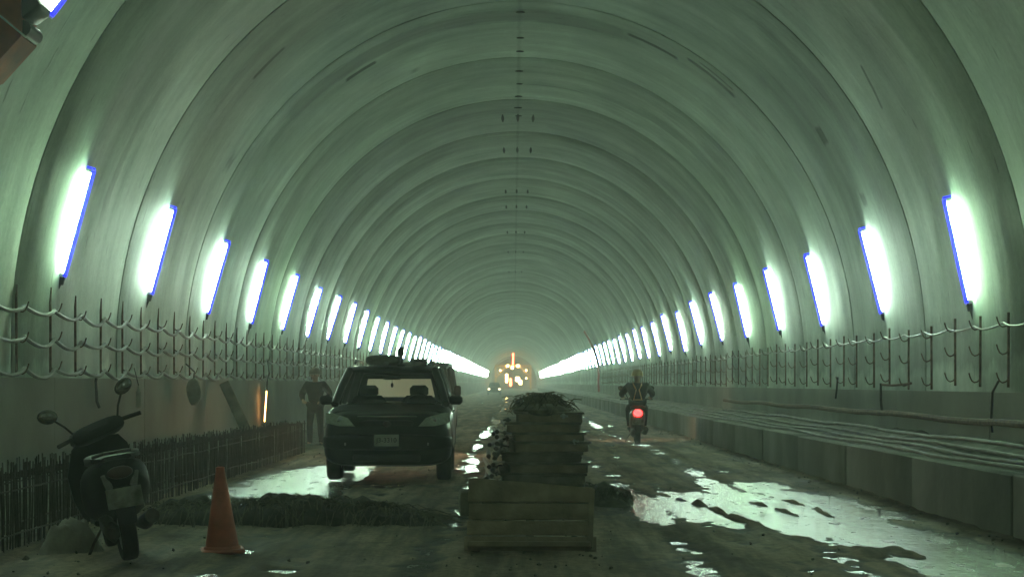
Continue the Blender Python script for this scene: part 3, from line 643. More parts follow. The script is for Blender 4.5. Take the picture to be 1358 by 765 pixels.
# ------------------------------------------------------------------ black estate car facing the camera (front at local y = 0)
def arch_low(y, base, wheels, rad):
    for wy in wheels:
        d = abs(y - wy)
        if d < rad: return max(base, .30 + math.sqrt(rad * rad - d * d))
    return base
def build_car(root, paint):
    ysn = sorted(set([0, .02, .06, .12, .2, .3, .36] + [.82 + .385 * math.sin(R(a)) for a in range(-90, 91, 15)] + [1.3, 1.8, 2.4, 2.9] + [3.42 + .385 * math.sin(R(a)) for a in range(-90, 91, 15)] + [3.9, 4.05, 4.15, 4.22]))
    def hw(y): return float(np.interp(y, [0, .03, .1, .25, .5, 3.7, 4.05, 4.22], [.68, .765, .825, .855, .865, .865, .84, .76]))
    def zt(y): return float(np.interp(y, [0, .03, .08, .14, .35, .9, 1.2, 4.0, 4.15, 4.22], [.66, .80, .895, .925, .96, 1.03, 1.06, 1.06, 1.0, .9]))
    def zl(y): return arch_low(y, float(np.interp(y, [0, .05, .2, 4.0, 4.22], [.32, .24, .21, .24, .40])), (.82, 3.42), .385)
    b = MB(); b.loft([rsec(y, hw(y), zl(y), zt(y), 5.0, 40, .05) for y in ysn]); b.build('body', paint, root)
    b = MB(); b.box((0, 2.1, .33), (1.2, 3.6, .22), None, .03); b.build('underbody', 'blackpl', root)
    # roof and pillars
    b = MB(); b.loft([rsec(y, h, z - .05, z, 4, 24) for y, h, z in ((1.56, .585, 1.525), (1.66, .615, 1.555), (2.3, .64, 1.59), (3.2, .64, 1.585), (3.75, .62, 1.555), (3.86, .59, 1.515))]); b.build('roof', paint, root)
    for s in (-1, 1):
        for p0, p1, r_ in (((s * .765, .98, 1.04), (s * .60, 1.60, 1.52), .055), ((s * .80, 2.15, 1.03), (s * .64, 2.2, 1.55), .04), ((s * .80, 3.2, 1.03), (s * .64, 3.15, 1.545), .04), ((s * .74, 4.05, 1.02), (s * .60, 3.82, 1.51), .06)):
            b = MB(); b.path([p0, [(u + v) / 2 + (0 if k != 0 else s * .012) for k, (u, v) in enumerate(zip(p0, p1))], p1], r_, 10); b.build('pillar', paint, root)
        b = MB(); b.quad((s * .775, 1.10, 1.055), (s * .79, 2.14, 1.05), (s * .645, 2.19, 1.54), (s * .62, 1.62, 1.52)); b.quad((s * .79, 2.18, 1.05), (s * .79, 3.18, 1.05), (s * .645, 3.15, 1.53), (s * .645, 2.23, 1.54)); b.quad((s * .79, 3.22, 1.05), (s * .74, 4.0, 1.05), (s * .61, 3.8, 1.50), (s * .645, 3.18, 1.53))
        b.build('side_window', 'glass_side', root, False)
    b = MB(); g = []
    for j in range(2):
        row = []
        for i in range(9):
            u = -1 + 2 * i / 8; bow = .09 * (1 - u * u)
            row.append((u * (.755 if j == 0 else .60), (1.0 if j == 0 else 1.61) - bow, 1.05 if j == 0 else 1.535))
        g.append(row)
    b.loft(g, None, False, False); b.build('windscreen', 'glass', root)
    b = MB(); b.quad((-.54, 4.035, 1.12), (.54, 4.035, 1.12), (.48, 3.875, 1.40), (-.48, 3.875, 1.40)); b.build('rear_window', 'glass_dusty', root, False)
    b = MB(); o4 = [(-.72, 4.07, 1.02), (.72, 4.07, 1.02), (.61, 3.83, 1.53), (-.61, 3.83, 1.53)]; i4 = [(-.54, 4.04, 1.12), (.54, 4.04, 1.12), (.48, 3.88, 1.40), (-.48, 3.88, 1.40)]
    for k in range(4): b.quad(o4[k], o4[(k + 1) % 4], i4[(k + 1) % 4], i4[k])
    b.build('tailgate', paint, root, False)
    # front face: headlights, grille, bumper, plate, lamps, wipers
    for s in (-1, 1):
        b = MB(); out = [(.42, -.005, .755), (.64, .02, .76), (.825, .13, .80), (.82, .22, .935), (.72, .10, .93), (.52, .025, .87)]
        f = [(s * x, y - .012, z) for x, y, z in out]; k_ = [(s * x * .98, y + .08, z) for x, y, z in out]
        cen = (s * .64, .03, .84); ff = [(s * (x * .8 + .63 * .2), y * .8 + .2 * .08 - .03, z * .8 + .84 * .2) for x, y, z in out]
        b.loft([k_, f, ff]); hl_ = b.build('headlight', 'lens', root)
        b = MB(); b.lathe([(.055, 0), (.06, .012), (.03, .02), (.001, .021)], 16, Matrix.Translation((s * .60, .045, .835)) @ Matrix.Rotation(R(90), 4, 'X')); b.build('reflector', 'chrome', hl_)
        b = MB(); b.box((s * .60, .005, .52), (.16, .06, .075), (0, 0, s * .12), .02); b.build('fog_lamp', 'clear', root)
        b = MB(); b.path([(s * .74, 1.18, 1.06), (s * .84, 1.17, 1.08)], .025, 8); b.box((s * .90, 1.17, 1.10), (.19, .09, .13), (0, 0, s * -.1), .035); mo = b.build('door_mirror', 'blackpl', root)
        b = MB(); b.box((s * .90, 1.218, 1.10), (.15, .008, .10)); b.build('mirror_glass', 'mirror', mo, False)
        b = MB(); b.path([(s * .05 + .1, .93, 1.052), (s * .3 + .1, .94, 1.068), (s * .58 + .02, .97, 1.07)], .008, 6); b.build('wiper', 'blackpl', root)
        for wy in (.82, 3.42): wheel(root, 'wheel', (s * .745, wy, .325), .325, .20)
        b = MB(); b.path([(s * .54, 1.85, 1.62), (s * .54, 2.0, 1.66), (s * .54, 3.3, 1.655), (s * .54, 3.5, 1.61)], .016, 8); b.build('roof_rail', 'blackpl', root)
        b = MB(); b.box((s * .852, 1.75, .93), (.02, .16, .03), None, .008); b.box((s * .852, 2.75, .93), (.02, .16, .03), None, .008); b.build('door_handle', 'blackpl', root)
    b = MB(); b.loft([rsec(0, 0.36, .70, .84, 6, 24), rsec(-.012, .34, .71, .83, 6, 24)], Matrix.Translation((0, .035, 0))); b.build('grille', 'blackpl', root)
    b = MB(); b.box((0, .085, .885), (.80, .025, .016), None, .006); b.build('bonnet_trim', 'chrome', root)
    b = MB(); b.loft([[(.06 * math.cos(a), 0.012, .785 + .045 * math.sin(a)) for a in np.linspace(0, 6.283, 17)[:-1]], [(.05 * math.cos(a), 0.0, .785 + .037 * math.sin(a)) for a in np.linspace(0, 6.283, 17)[:-1]]]); b.build('badge', 'steel', root)
    b = MB(); b.loft([rsec(.30, .875, .42, .66, 5, 28), rsec(.12, .845, .41, .67, 5, 28), rsec(.02, .77, .42, .66, 5, 28), rsec(-.03, .64, .45, .635, 5, 28)]); b.build('bumper', paint, root)
    b = MB(); b.box((0, .0, .33), (.9, .06, .10), None, .02); b.build('air_intake', 'blackpl', root)
    b = MB(); b.box((0, -.045, .57), (.33, .018, .155), None, .006); pl = b.build('number_plate', 'plate', root)
    text_mesh('plate_number', 'J3-3310', .088, 'ink', pl, (0, -.057, .57), (R(90), 0, 0))
    # interior
    b = MB(); b.box((0, 1.25, .98), (1.3, .45, .14), None, .05); b.build('dashboard', 'interior', root)
    for s in (-1, 1):
        b = MB(); b.box((s * .36, 2.05, .85), (.50, .16, .62), (-.18, 0, 0), .07); b.box((s * .36, 2.12, 1.22), (.27, .10, .17), None, .045); b.box((s * .36, 1.75, .58), (.5, .55, .16), None, .05); b.build('front_seat', 'interior', root)
    b = MB(); b.box((0, 3.1, .78), (1.25, .16, .56), (-.15, 0, 0), .06); b.build('rear_seat', 'interior', root)
    b = MB(); mt = Matrix.Translation((.36, 1.5, 1.02)) @ Matrix.Rotation(R(65), 4, 'X')
    b.path([mt @ Vector((.18 * math.cos(a), .18 * math.sin(a), 0)) for a in np.linspace(0, 6.283, 21)], .014, 6, False); b.build('steering_wheel', 'interior', root)
    b = MB(); b.box((0, 1.52, 1.41), (.25, .03, .055), None, .015); b.path([(0, 1.54, 1.5), (0, 1.52, 1.42)], .008, 6); b.path([(.0, 1.515, 1.40), (0, 1.515, 1.33)], .004, 5); b.ell((0, 1.515, 1.305), (.02, .02, .035), 10); b.build('interior_mirror', 'blackpl', root)
car = thing('parked_car', (-1.76, 25.1, 0.02), (0, 0, R(1.0)), 'black estate car with roof rails facing the camera on the wet road', 'car')
build_car(car, 'paint'); car.scale = (1.045, 1.0, 1.035)
tl = thing('roof_bundle', (-1.95, 27.4, 1.665)); tag(tl, 'dark soft bundle tied on roof of the black car', 'bundle')
b = MB(); b.loft([rsec(-.7, .12, .0, .06, 3, 16), rsec(-.6, .20, 0, .12, 3, 16), rsec(-.2, .26, -.0, .15, 3, 16), rsec(.2, .24, 0, .13, 3, 16), rsec(.6, .18, 0, .11, 3, 16), rsec(.68, .1, 0, .05, 3, 16)]); b.build('sheet', 'heap', tl)
for yy in (-.35, .3):
    b = MB(); b.loft([rsec(yy - .02, .262, -.004, .158, 3, 16), rsec(yy + .02, .262, -.004, .158, 3, 16)]); b.build('tie_strap', 'cable_black', tl)
bc = thing('beacon', (-1.70, 27.3, 1.655), label='dark unlit beacon on a stalk standing up from the car roof', cat='beacon')
b = MB(); b.lathe([(.06, 0), (.06, .03), (.02, .04), (.02, .16), (.001, .161)], 14); b.build('stalk', 'blackpl', bc)
b = MB(); b.lathe([(.05, .16), (.055, .20), (.05, .27), (.02, .29), (.001, .292)], 14); b.build('dome', 'blackpl', bc)
bx = thing('tool_case', (-1.42, 27.2, 1.66), label='small pale tool case lying on the right of the car roof', cat='case')
b = MB(); b.box((0, 0, .055), (.24, .36, .11), None, .02); b.build('case_body', 'clear', bx)
b = MB(); b.path([(-.06, -.185, .06), (-.05, -.21, .07), (.05, -.21, .07), (.06, -.185, .06)], .008, 6); b.build('handle', 'blackpl', bx)

# ------------------------------------------------------------------ van behind the car with its headlamps on
van = thing('van', (-2.08, 37.5, 0.02), label='dark van behind the black car with its warm headlamps lit', cat='van')
b = MB(); ysn = sorted(set([0, .04, .15] + [.75 + .37 * math.sin(R(a)) for a in range(-90, 91, 18)] + [1.6, 2.6] + [3.2 + .37 * math.sin(R(a)) for a in range(-90, 91, 18)] + [3.9, 4.0]))
b.loft([rsec(y, float(np.interp(y, [0, .15, .4, 3.9, 4], [.72, .78, .80, .80, .74])), arch_low(y, .26, (.75, 3.2), .37), float(np.interp(y, [0, .15, .5, .9, 3.9, 4], [.85, 1.02, 1.12, 1.15, 1.15, 1.1])), 6, 36) for y in ysn]); b.build('body', 'van', van)
b = MB(); b.loft([rsec(y, h, z - .12, z, 5, 24) for y, h, z in ((.95, .62, 1.70), (1.1, .68, 1.78), (2, .70, 1.84), (3.7, .70, 1.84), (3.92, .66, 1.78))]); b.build('roof', 'van', van)
for s in (-1, 1):
    for p0, p1, r_ in (((s * .74, .32, 1.08), (s * .62, .98, 1.68), .045), ((s * .76, 1.5, 1.12), (s * .68, 1.5, 1.74), .05), ((s * .76, 2.8, 1.12), (s * .68, 2.8, 1.74), .05), ((s * .75, 3.9, 1.12), (s * .66, 3.86, 1.72), .06)):
        b = MB(); b.path([p0, p1], r_, 8); b.build('pillar', 'van', van)
    b = MB(); b.quad((s * .755, .5, 1.13), (s * .765, 3.88, 1.13), (s * .675, 3.84, 1.72), (s * .64, 1.02, 1.70)); b.build('side_window', 'interior', van, False)
    b = MB(); b.box((s * .58, -.005, .78), (.26, .05, .16), None, .03); b.build('headlamp', 'head_on', van)
    for wy in (.75, 3.2): wheel(van, 'wheel', (s * .69, wy, .30), .30, .17)
    b = MB(); b.box((s * .90, .62, 1.22), (.15, .08, .22), None, .03); b.path([(s * .76, .62, 1.2), (s * .88, .62, 1.22)], .014, 6); b.build('door_mirror', 'blackpl', van)
b = MB(); b.quad((-.73, .33, 1.10), (.73, .33, 1.10), (.61, .98, 1.67), (-.61, .98, 1.67)); b.build('windscreen', 'interior', van, False)
b = MB(); b.box((0, -.03, .42), (1.5, .12, .24), None, .04); b.build('bumper', 'blackpl', van)
b = MB(); b.box((0, 2.0, 1.0), (1.3, .5, .5), None, .1); b.build('seat_row', 'interior', van)
for s in (-1, 1):
    ld = bpy.data.lights.new('headlamp_beam', 'SPOT'); ld.energy = 85; ld.color = (1, .62, .34); ld.spot_size = R(66); ld.spot_blend = .6; ld.shadow_soft_size = .08
    lo_ = bpy.data.objects.new('headlamp_beam', ld); COL.objects.link(lo_); lo_.parent = van; lo_.location = (s * .58, -.10, .78); lo_.rotation_euler = (R(89), 0, R(180))

# ------------------------------------------------------------------ scooters (local y forward, z up, origin under the middle)
def build_scooter(root, lit, paint, fat=1.0):
    wheel(root, 'rear_wheel', (0, -.62, .215), .215, .125, .58, 3, 'alloy'); wheel(root, 'front_wheel', (0, .62, .215), .215, .09, .58, 3, 'alloy')
    b = MB(); b.loft([rsec(y, h * fat, zl, z, 3, 22) for y, h, zl, z in ((-.86, .06, .66, .76), (-.82, .11, .60, .80), (-.70, .155, .50, .80), (-.45, .185, .40, .78), (-.15, .18, .28, .74), (.02, .15, .26, .66), (.07, .12, .26, .5))]); b.build('body_shell', paint, root)
    b = MB(); b.loft([rsec(y, h, zl, z, 4, 18) for y, h, zl, z in ((-.05, .17, .24, .30), (.35, .17, .24, .30), (.42, .15, .24, .34))]); b.build('footboard', paint, root)
    b = MB(); wf = 1 + (fat - 1) * .8
    b = MB(); b.loft([[(x * w * wf, y + .04 * (1 - x * x), z) for x in np.linspace(-1, 1, 9)] + [(x * w * wf, y - .05 + .04 * (1 - x * x), z) for x in np.linspace(1, -1, 9)] for w, y, z in ((.15, .40, .26), (.20, .44, .45), (.215, .43, .65), (.17, .37, .86), (.12, .33, .94))]); b.build('leg_shield', paint, root)
    b = MB(); b.loft([rsec(y, h * fat, zl, z, 3, 18) for y, h, zl, z in ((-.80, .08, .79, .83), (-.72, .135, .78, .85), (-.40, .15, .76, .845), (-.1, .13, .72, .80), (.0, .07, .70, .76))]); b.build('seat', 'seat', root)
    b = MB(); b.path([(-.15, -.45, .80), (-.17, -.75, .84), (-.10, -.90, .86), (.10, -.90, .86), (.17, -.75, .84), (.15, -.45, .80)], .014, 8); b.build('grab_rail', 'steel', root)
    b = MB(); b.ell((0, -.862, .70), (.105, .04, .085) if lit else (.10, .035, .05), 18); b.build('tail_lamp', 'tail_on' if lit else 'taildull', root)
    for s in (-1, 1):
        b = MB(); b.box((s * .105, -.82, .64), (.06, .05, .15), (0, s * .25, s * .2), .02); b.build('indicator', 'clear', root)
    b = MB(); b.loft([rsec(y, .075, zl, z, 3, 14) for y, zl, z in ((-.88, .30, .34), (-.84, .38, .58), (-.72, .44, .62), (-.55, .42, .60))]); b.build('rear_mudguard', 'blackpl', root)
    b = MB(); b.box((0, -.915, .51), (.27, .012, .155), (R(-12), 0, 0), .004); pl = b.build('number_plate', 'plate_dirty', root)
    b = MB(); b.path([(.12, -.15, .25), (.15, -.4, .24), (.17, -.5, .26), (.18, -.95, .34)], [.03, .035, .06, .055], 14); b.build('muffler', 'steel', root)
    b = MB(); b.box((-.10, -.42, .26), (.10, .55, .17), (R(6), 0, 0), .05); b.build('engine_case', 'steel', root)
    b = MB(); b.path([(0, .62, .22), (0, .50, .55), (0, .38, .95)], .032, 10); b.path([(.07, .62, .22), (.07, .57, .45)], .02, 8); b.path([(-.07, .62, .22), (-.07, .57, .45)], .02, 8); b.build('front_fork', 'steel', root)
    b = MB(); b.loft([[(x * .065, .62 + .25 * math.sin(a), .22 + .25 * math.cos(a) - .02 * x * x) for x in (-1, -.5, 0, .5, 1)] for a in np.linspace(-1.2, 1.1, 10)], None, False, False); b.build('front_mudguard', paint, root)
    hb = MB(); hb.loft([rsec(y, h * wf, zl, z, 3, 18) for y, h, zl, z in ((.24, .10, .95, 1.02), (.29, .17, .92, 1.07), (.38, .18, .90, 1.06), (.46, .13, .90, 1.02), (.48, .08, .92, .99))]); hbo = hb.build('handlebar', paint, root)
    for s in (-1, 1):
        b = MB(); b.path([(s * .14, .34, 1.0), (s * .24, .30, 1.005), (s * .37, .24, 1.0)], .018, 10); b.build('grip', 'rubber', hbo)
        b = MB(); b.path([(s * .18, .36, .995), (s * .27, .33, .99), (s * .36, .29, .985)], .008, 6); b.build('brake_lever', 'alloy', hbo)
        b = MB(); b.path([(s * .19, .32, 1.02), (s * .24, .33, 1.12), (s * .30, .33, 1.20)], .009, 8); b.ell((s * .34, .33, 1.25), (.085, .025, .06), 16, (0, s * -.35, 0)); mo = b.build('mirror', 'blackpl', hbo)
        b = MB(); b.ell((s * .34, .31, 1.25), (.075, .008, .052), 16, (0, s * -.35, 0)); b.build('mirror_glass', 'mirror', mo)
    b = MB(); b.ell((0, .47, .97), (.10, .04, .055), 16); b.build('headlight', 'head_on' if lit else 'clear', hbo)
    b = MB(); b.path([(-.13, -.2, .25), (-.21, -.15, .13), (-.27, -.12, .02)], .012, 6); b.build('side_stand', 'steel', root)
sc = thing('parked_scooter', (-3.18, 14.65, .03), (0, R(-9), R(19)), 'dark parked scooter seen from behind, leaning left beside the rebar cage', 'scooter')
build_scooter(sc, False, 'scoot', 1.42); pv_ = Vector((0, .34, 1.0))
for ch in sc.children:
    if ch.name.startswith('handlebar'): ch.matrix_local = Matrix.Translation(pv_) @ Euler((0, R(-13), R(10))).to_matrix().to_4x4() @ Matrix.Translation(-pv_)
sc2 = thing('ridden_scooter', (2.83, 41.6, .03), (0, 0, R(-2)), 'scooter with a lit red tail lamp, ridden away by the man in black', 'scooter')
build_scooter(sc2, True, 'scoot_red')
ld = bpy.data.lights.new('scooter_beam', 'SPOT'); ld.energy = 120; ld.color = (1, .75, .5); ld.spot_size = R(100); ld.spot_blend = .7; ld.shadow_soft_size = .05
lo_ = bpy.data.objects.new('scooter_beam', ld); COL.objects.link(lo_); lo_.parent = sc2; lo_.location = (0, .56, .97); lo_.rotation_euler = (R(78), 0, 0)

# ------------------------------------------------------------------ people
def skin_mesh(name, m, joints, edges, root, parent, sub=2, smooth=.0):
    names = list(joints); idx = {k: i for i, k in enumerate(names)}
    me = bpy.data.meshes.new(name); me.from_pydata([joints[k][0] for k in names], [(idx[a], idx[b_]) for a, b_ in edges], [])
    o = bpy.data.objects.new(name, me); COL.objects.link(o)
    o.modifiers.new('Skin', 'SKIN')
    for k in names:
        sv = me.skin_vertices[0].data[idx[k]]; r = joints[k][1]; sv.radius = (r, r) if not isinstance(r, tuple) else r; sv.use_root = (k == root)
    sd = o.modifiers.new('Sub', 'SUBSURF'); sd.levels = sub; sd.render_levels = sub
    dg = bpy.context.evaluated_depsgraph_get(); dg.update()
    out = bpy.data.meshes.new_from_object(o.evaluated_get(dg)); out.name = name
    bpy.data.objects.remove(o); bpy.data.meshes.remove(me)
    out.materials.clear(); out.materials.append(M[m])
    for p_ in out.polygons: p_.use_smooth = True
    ob = bpy.data.objects.new(name, out); COL.objects.link(ob); ob.parent = parent
    return ob
def lerp(a, b_, t): return tuple(x + (y_ - x) * t for x, y_ in zip(a, b_))
def build_person(root, J, jacket, trousers, helmet, harness=False, grip=False):
    """J: joint positions (pelvis, chest, neck, head, shoulder/elbow/wrist/hand L R, hip/knee/ankle/toe L R); figure faces local +y"""
    body = {'pelvis': (J['pelvis'], .13), 'waist': (lerp(J['pelvis'], J['chest'], .5), .12), 'chest': (J['chest'], .145), 'neck': (J['neck'], .055), 'jaw': (lerp(J['neck'], J['head'], .55), .075), 'head': (J['head'], .095), 'top': (tuple(np.add(J['head'], (0, 0, .07))), .075)}
    ed = [('pelvis', 'waist'), ('waist', 'chest'), ('chest', 'neck'), ('neck', 'jaw'), ('jaw', 'head'), ('head', 'top')]
    jk = {k: (v[0], v[1] + .045) for k, v in body.items() if k in ('pelvis', 'waist', 'chest')}; jk['collar'] = (lerp(J['chest'], J['neck'], .75), .075); je = [('pelvis', 'waist'), ('waist', 'chest'), ('chest', 'collar')]
    tr = {'pelvis': (J['pelvis'], .145)}; te = []
    for s, sg in (('L', -1), ('R', 1)):
        sh, el, wr, ha = J['sh' + s], J['el' + s], J['wr' + s], J['ha' + s]
        for k, p_, r in (('sh', sh, .062), ('ua', lerp(sh, el, .5), .05), ('el', el, .042), ('fa', lerp(el, wr, .4), .042), ('wr', wr, .028), ('ha', ha, (.042, .018))): body[k + s] = (p_, r)
        ed += [('chest', 'sh' + s), ('sh' + s, 'ua' + s), ('ua' + s, 'el' + s), ('el' + s, 'fa' + s), ('fa' + s, 'wr' + s), ('wr' + s, 'ha' + s)]
        d = Vector(ha) - Vector(wr); d.normalize(); side = d.cross(Vector((0, 0, 1))); side.normalize(); dn = side.cross(d).normalized()
        if dn.z > 0: dn = -dn
        for fi, (off, ln) in enumerate(((-.030, .062), (-.010, .075), (.010, .072), (.030, .055))):
            p0 = Vector(ha) + side * off; p1 = p0 + d * ln * .5 + dn * .008; p2 = p1 + d * ln * (.1 if grip else .35) + dn * (.04 if grip else .02)
            for kk, pp, r in (('a', p0 + d * .02, .010), ('b', p1, .009), ('c', p2, .0075)): body[f'f{fi}{kk}{s}'] = (tuple(pp), r)
            ed += [('ha' + s, f'f{fi}a{s}'), (f'f{fi}a{s}', f'f{fi}b{s}'), (f'f{fi}b{s}', f'f{fi}c{s}')]
        t0 = Vector(lerp(wr, ha, .5)) - side * sg * .035; t1 = t0 + d * .035 - side * sg * .025 + dn * .01; t2 = t1 + d * .03 + dn * .012
        body['ta' + s] = (tuple(t0), .011); body['tb' + s] = (tuple(t1), .010); body['tc' + s] = (tuple(t2), .008); ed += [('ha' + s, 'ta' + s), ('ta' + s, 'tb' + s), ('tb' + s, 'tc' + s)]
        hp_, kn, an, to = J['hp' + s], J['kn' + s], J['an' + s], J['to' + s]
        for k, p_, r in (('hp', hp_, .085), ('th', lerp(hp_, kn, .5), .075), ('kn', kn, .055), ('ca', lerp(kn, an, .35), .056), ('an', an, .038), ('to', to, .035)): body[k + s] = (p_, r)
        ed += [('pelvis', 'hp' + s), ('hp' + s, 'th' + s), ('th' + s, 'kn' + s), ('kn' + s, 'ca' + s), ('ca' + s, 'an' + s), ('an' + s, 'to' + s)]
        for k, p_, r in (('sh', sh, .10), ('ua', lerp(sh, el, .5), .085), ('el', el, .076), ('fa', lerp(el, wr, .5), .064), ('cu', lerp(el, wr, .95), .042)): jk[k + s] = (p_, r)
        je += [('chest', 'sh' + s), ('sh' + s, 'ua' + s), ('ua' + s, 'el' + s), ('el' + s, 'fa' + s), ('fa' + s, 'cu' + s)]
        for k, p_, r in (('hp', hp_, .10), ('th', lerp(hp_, kn, .5), .09), ('kn', kn, .072), ('ca', lerp(kn, an, .4), .07), ('an', lerp(kn, an, .92), .058)): tr[k + s] = (p_, r)
        te += [('pelvis', 'hp' + s), ('hp' + s, 'th' + s), ('th' + s, 'kn' + s), ('kn' + s, 'ca' + s), ('ca' + s, 'an' + s)]
        b = MB(); v = Vector(to) - Vector(an); v.z = 0; v.normalize(); ang = math.atan2(v.x, v.y); c0 = Vector(an) + v * .06; c0.z = min(an[2], to[2]) - .005
        b.box(c0, (.10, .27, .10), (0, 0, -ang), .04); b.path([an, tuple(np.add(an, (0, 0, .12)))], .06, 10); b.build('boot', 'boot', root)
    skin_mesh('body', 'skin', body, ed, 'pelvis', root, 1)
    skin_mesh('jacket', jacket, jk, je, 'pelvis', root, 2); skin_mesh('trousers', trousers, tr, te, 'pelvis', root, 2)
    h = Vector(J['head'])
    b = MB()
    for s in (-1, 1): b.ell(h + Vector((s * .033, .088, .005)), (.013, .008, .009), 8)
    b.build('eyes', 'blackpl', root)
    b = MB(); b.loft([[tuple(h + Vector((x, y_, z))) for x, y_ in ((-.012, .085), (.012, .085), (0, .085 + d))] for z, d in ((.01, .012), (-.02, .03), (-.035, .028), (-.042, .01))]); b.build('nose', 'skin', root)
    b = MB(); b.ell(h + Vector((0, .088, -.058)), (.025, .006, .007), 8); b.build('mouth', 'scoot_red', root)
    b = MB()
    for s in (-1, 1): b.ell(h + Vector((s * .098, 0, -.01)), (.012, .022, .032), 10)
    b.build('ears', 'skin', root)
    b = MB(); prof_ = [(.132, .02), (.134, .05), (.122, .10), (.09, .145), (.045, .165), (.001, .17)]
    b.lathe(prof_, 20, Matrix.Translation(h + Vector((0, -.005, .0)))); b.lathe([(.13, .028), (.155, .022), (.156, .016), (.128, .016)], 20, Matrix.Translation(h + Vector((0, .015, 0)))); b.build('helmet', helmet, root)
    if harness:
        c = Vector(J['chest']); nk = Vector(J['neck']); pv = Vector(lerp(J['pelvis'], J['chest'], .35))
        b = MB()
        for s in (-1, 1):
            pts = [Vector((s * .10, c.y + .02, nk.z - .005)), Vector((s * .085, c.y - .165, nk.z - .06)), Vector((s * .035, c.y - .185, c.z + .0)), Vector((s * .095, pv.y - .185, pv.z - .04))]
            b.path(pts, .016, 6)
        b.path([(-.09, pv.y - .185, pv.z - .03), (.09, pv.y - .185, pv.z - .03)], .014, 6); b.build('harness', 'strap', root)
rider = thing('person', (2.83, 41.45, .03), (0, 0, R(-2)), 'rider in dark jacket with pale crossed straps and yellow helmet on the scooter', 'person')
RJ = dict(pelvis=(0, -.30, .92), chest=(0, -.22, 1.22), neck=(0, -.18, 1.38), head=(0, -.14, 1.52))
for s, g in (('L', -1), ('R', 1)):
    RJ.update({'sh' + s: (g * .21, -.21, 1.30), 'el' + s: (g * .36, .0, 1.13), 'wr' + s: (g * .33, .24, 1.07), 'ha' + s: (g * .32, .31, 1.05), 'hp' + s: (g * .11, -.27, .88), 'kn' + s: (g * .20, .17, .78), 'an' + s: (g * .17, .16, .39), 'to' + s: (g * .17, .31, .335)})
build_person(rider, RJ, 'jacket', 'trousers', 'helmet', True, True)
worker = thing('person', (-4.38, 40.0, .0), (0, 0, R(160)), 'worker in brown jacket and pale helmet standing behind the black car', 'person')
WJ = dict(pelvis=(0, 0, .93), chest=(0, .0, 1.25), neck=(0, .01, 1.45), head=(0, .03, 1.58))
for s, g in (('L', -1), ('R', 1)):
    WJ.update({'sh' + s: (g * .20, 0, 1.37), 'el' + s: (g * .36, -.04, 1.15), 'wr' + s: (g * .24, .13, 1.02), 'ha' + s: (g * .19, .19, .99), 'hp' + s: (g * .10, 0, .88), 'kn' + s: (g * .13, .02, .49), 'an' + s: (g * .14, -.01, .09), 'to' + s: (g * .17, .13, .04)})
build_person(worker, WJ, 'brown', 'trousers', 'helmet_w')

# ------------------------------------------------------------------ traffic cone
cn = thing('traffic_cone', (-2.39, 14.85, hgt(-2.39, 14.85) + .0), (R(1), R(-1.5), .2), 'orange plastic traffic cone standing on the road beside the parked scooter', 'traffic cone')
b = MB(); b.box((0, 0, .018), (.36, .36, .036), None, .015); b.build('base', 'cone', cn)
b = MB(); b.lathe([(.155, .03), (.148, .05), (.135, .06), (.036, .68), (.036, .70), (.026, .705), (.024, .62)], 28); b.build('cone_body', 'cone', cn)

# ------------------------------------------------------------------ leaning timber hoarding in front of the stack
hd = thing('board_panel', (.13, 14.75, hgt(.13, 14.7)), (R(-21), 0, R(-3)), 'weathered panel of horizontal boards leaning back in front of the timber stack', 'timber panel')
zz = 0.02
for i, (hb_, dl, dr) in enumerate(((.115, -.02, .03), (.115, .0, .0), (.13, .01, -.01), (.15, .0, .0))):
    b = MB(); l0, l1 = -.515 + dl, .515 + dr
    top_l = zz + hb_ + (.055 if i == 3 else 0); top_r = zz + hb_ - (.03 if i == 3 else 0)
    b.loft([[(l0, -.012, zz), (l1, -.012, zz), (l1, .012, zz), (l0, .012, zz)], [(l0, -.012, top_l - .004), (l1, -.012, top_r - .004), (l1, .012, top_r - .004), (l0, .012, top_l - .004)], [(l0 + .004, -.009, top_l), (l1 - .004, -.009, top_r), (l1 - .004, .009, top_r), (l0 + .004, .009, top_l)]], None)
    b.build('board', 'wood', hd); zz += hb_ + .018
for x_ in (-.44, 0, .485):
    b = MB(); b.box((x_, .037, .29), (.07, .045, .56), None, .006); b.build('batten', 'wood_dark', hd)
b = MB(); b.box((.50, -.026, .29), (.045, .022, .50), (0, R(2), 0), .004); b.build('edge_batten', 'wood', hd)
b = MB(); b.box((0, -.10, .035), (1.0, .09, .05), (0, 0, 0), .008); b.build('foot_board', 'wood', hd)

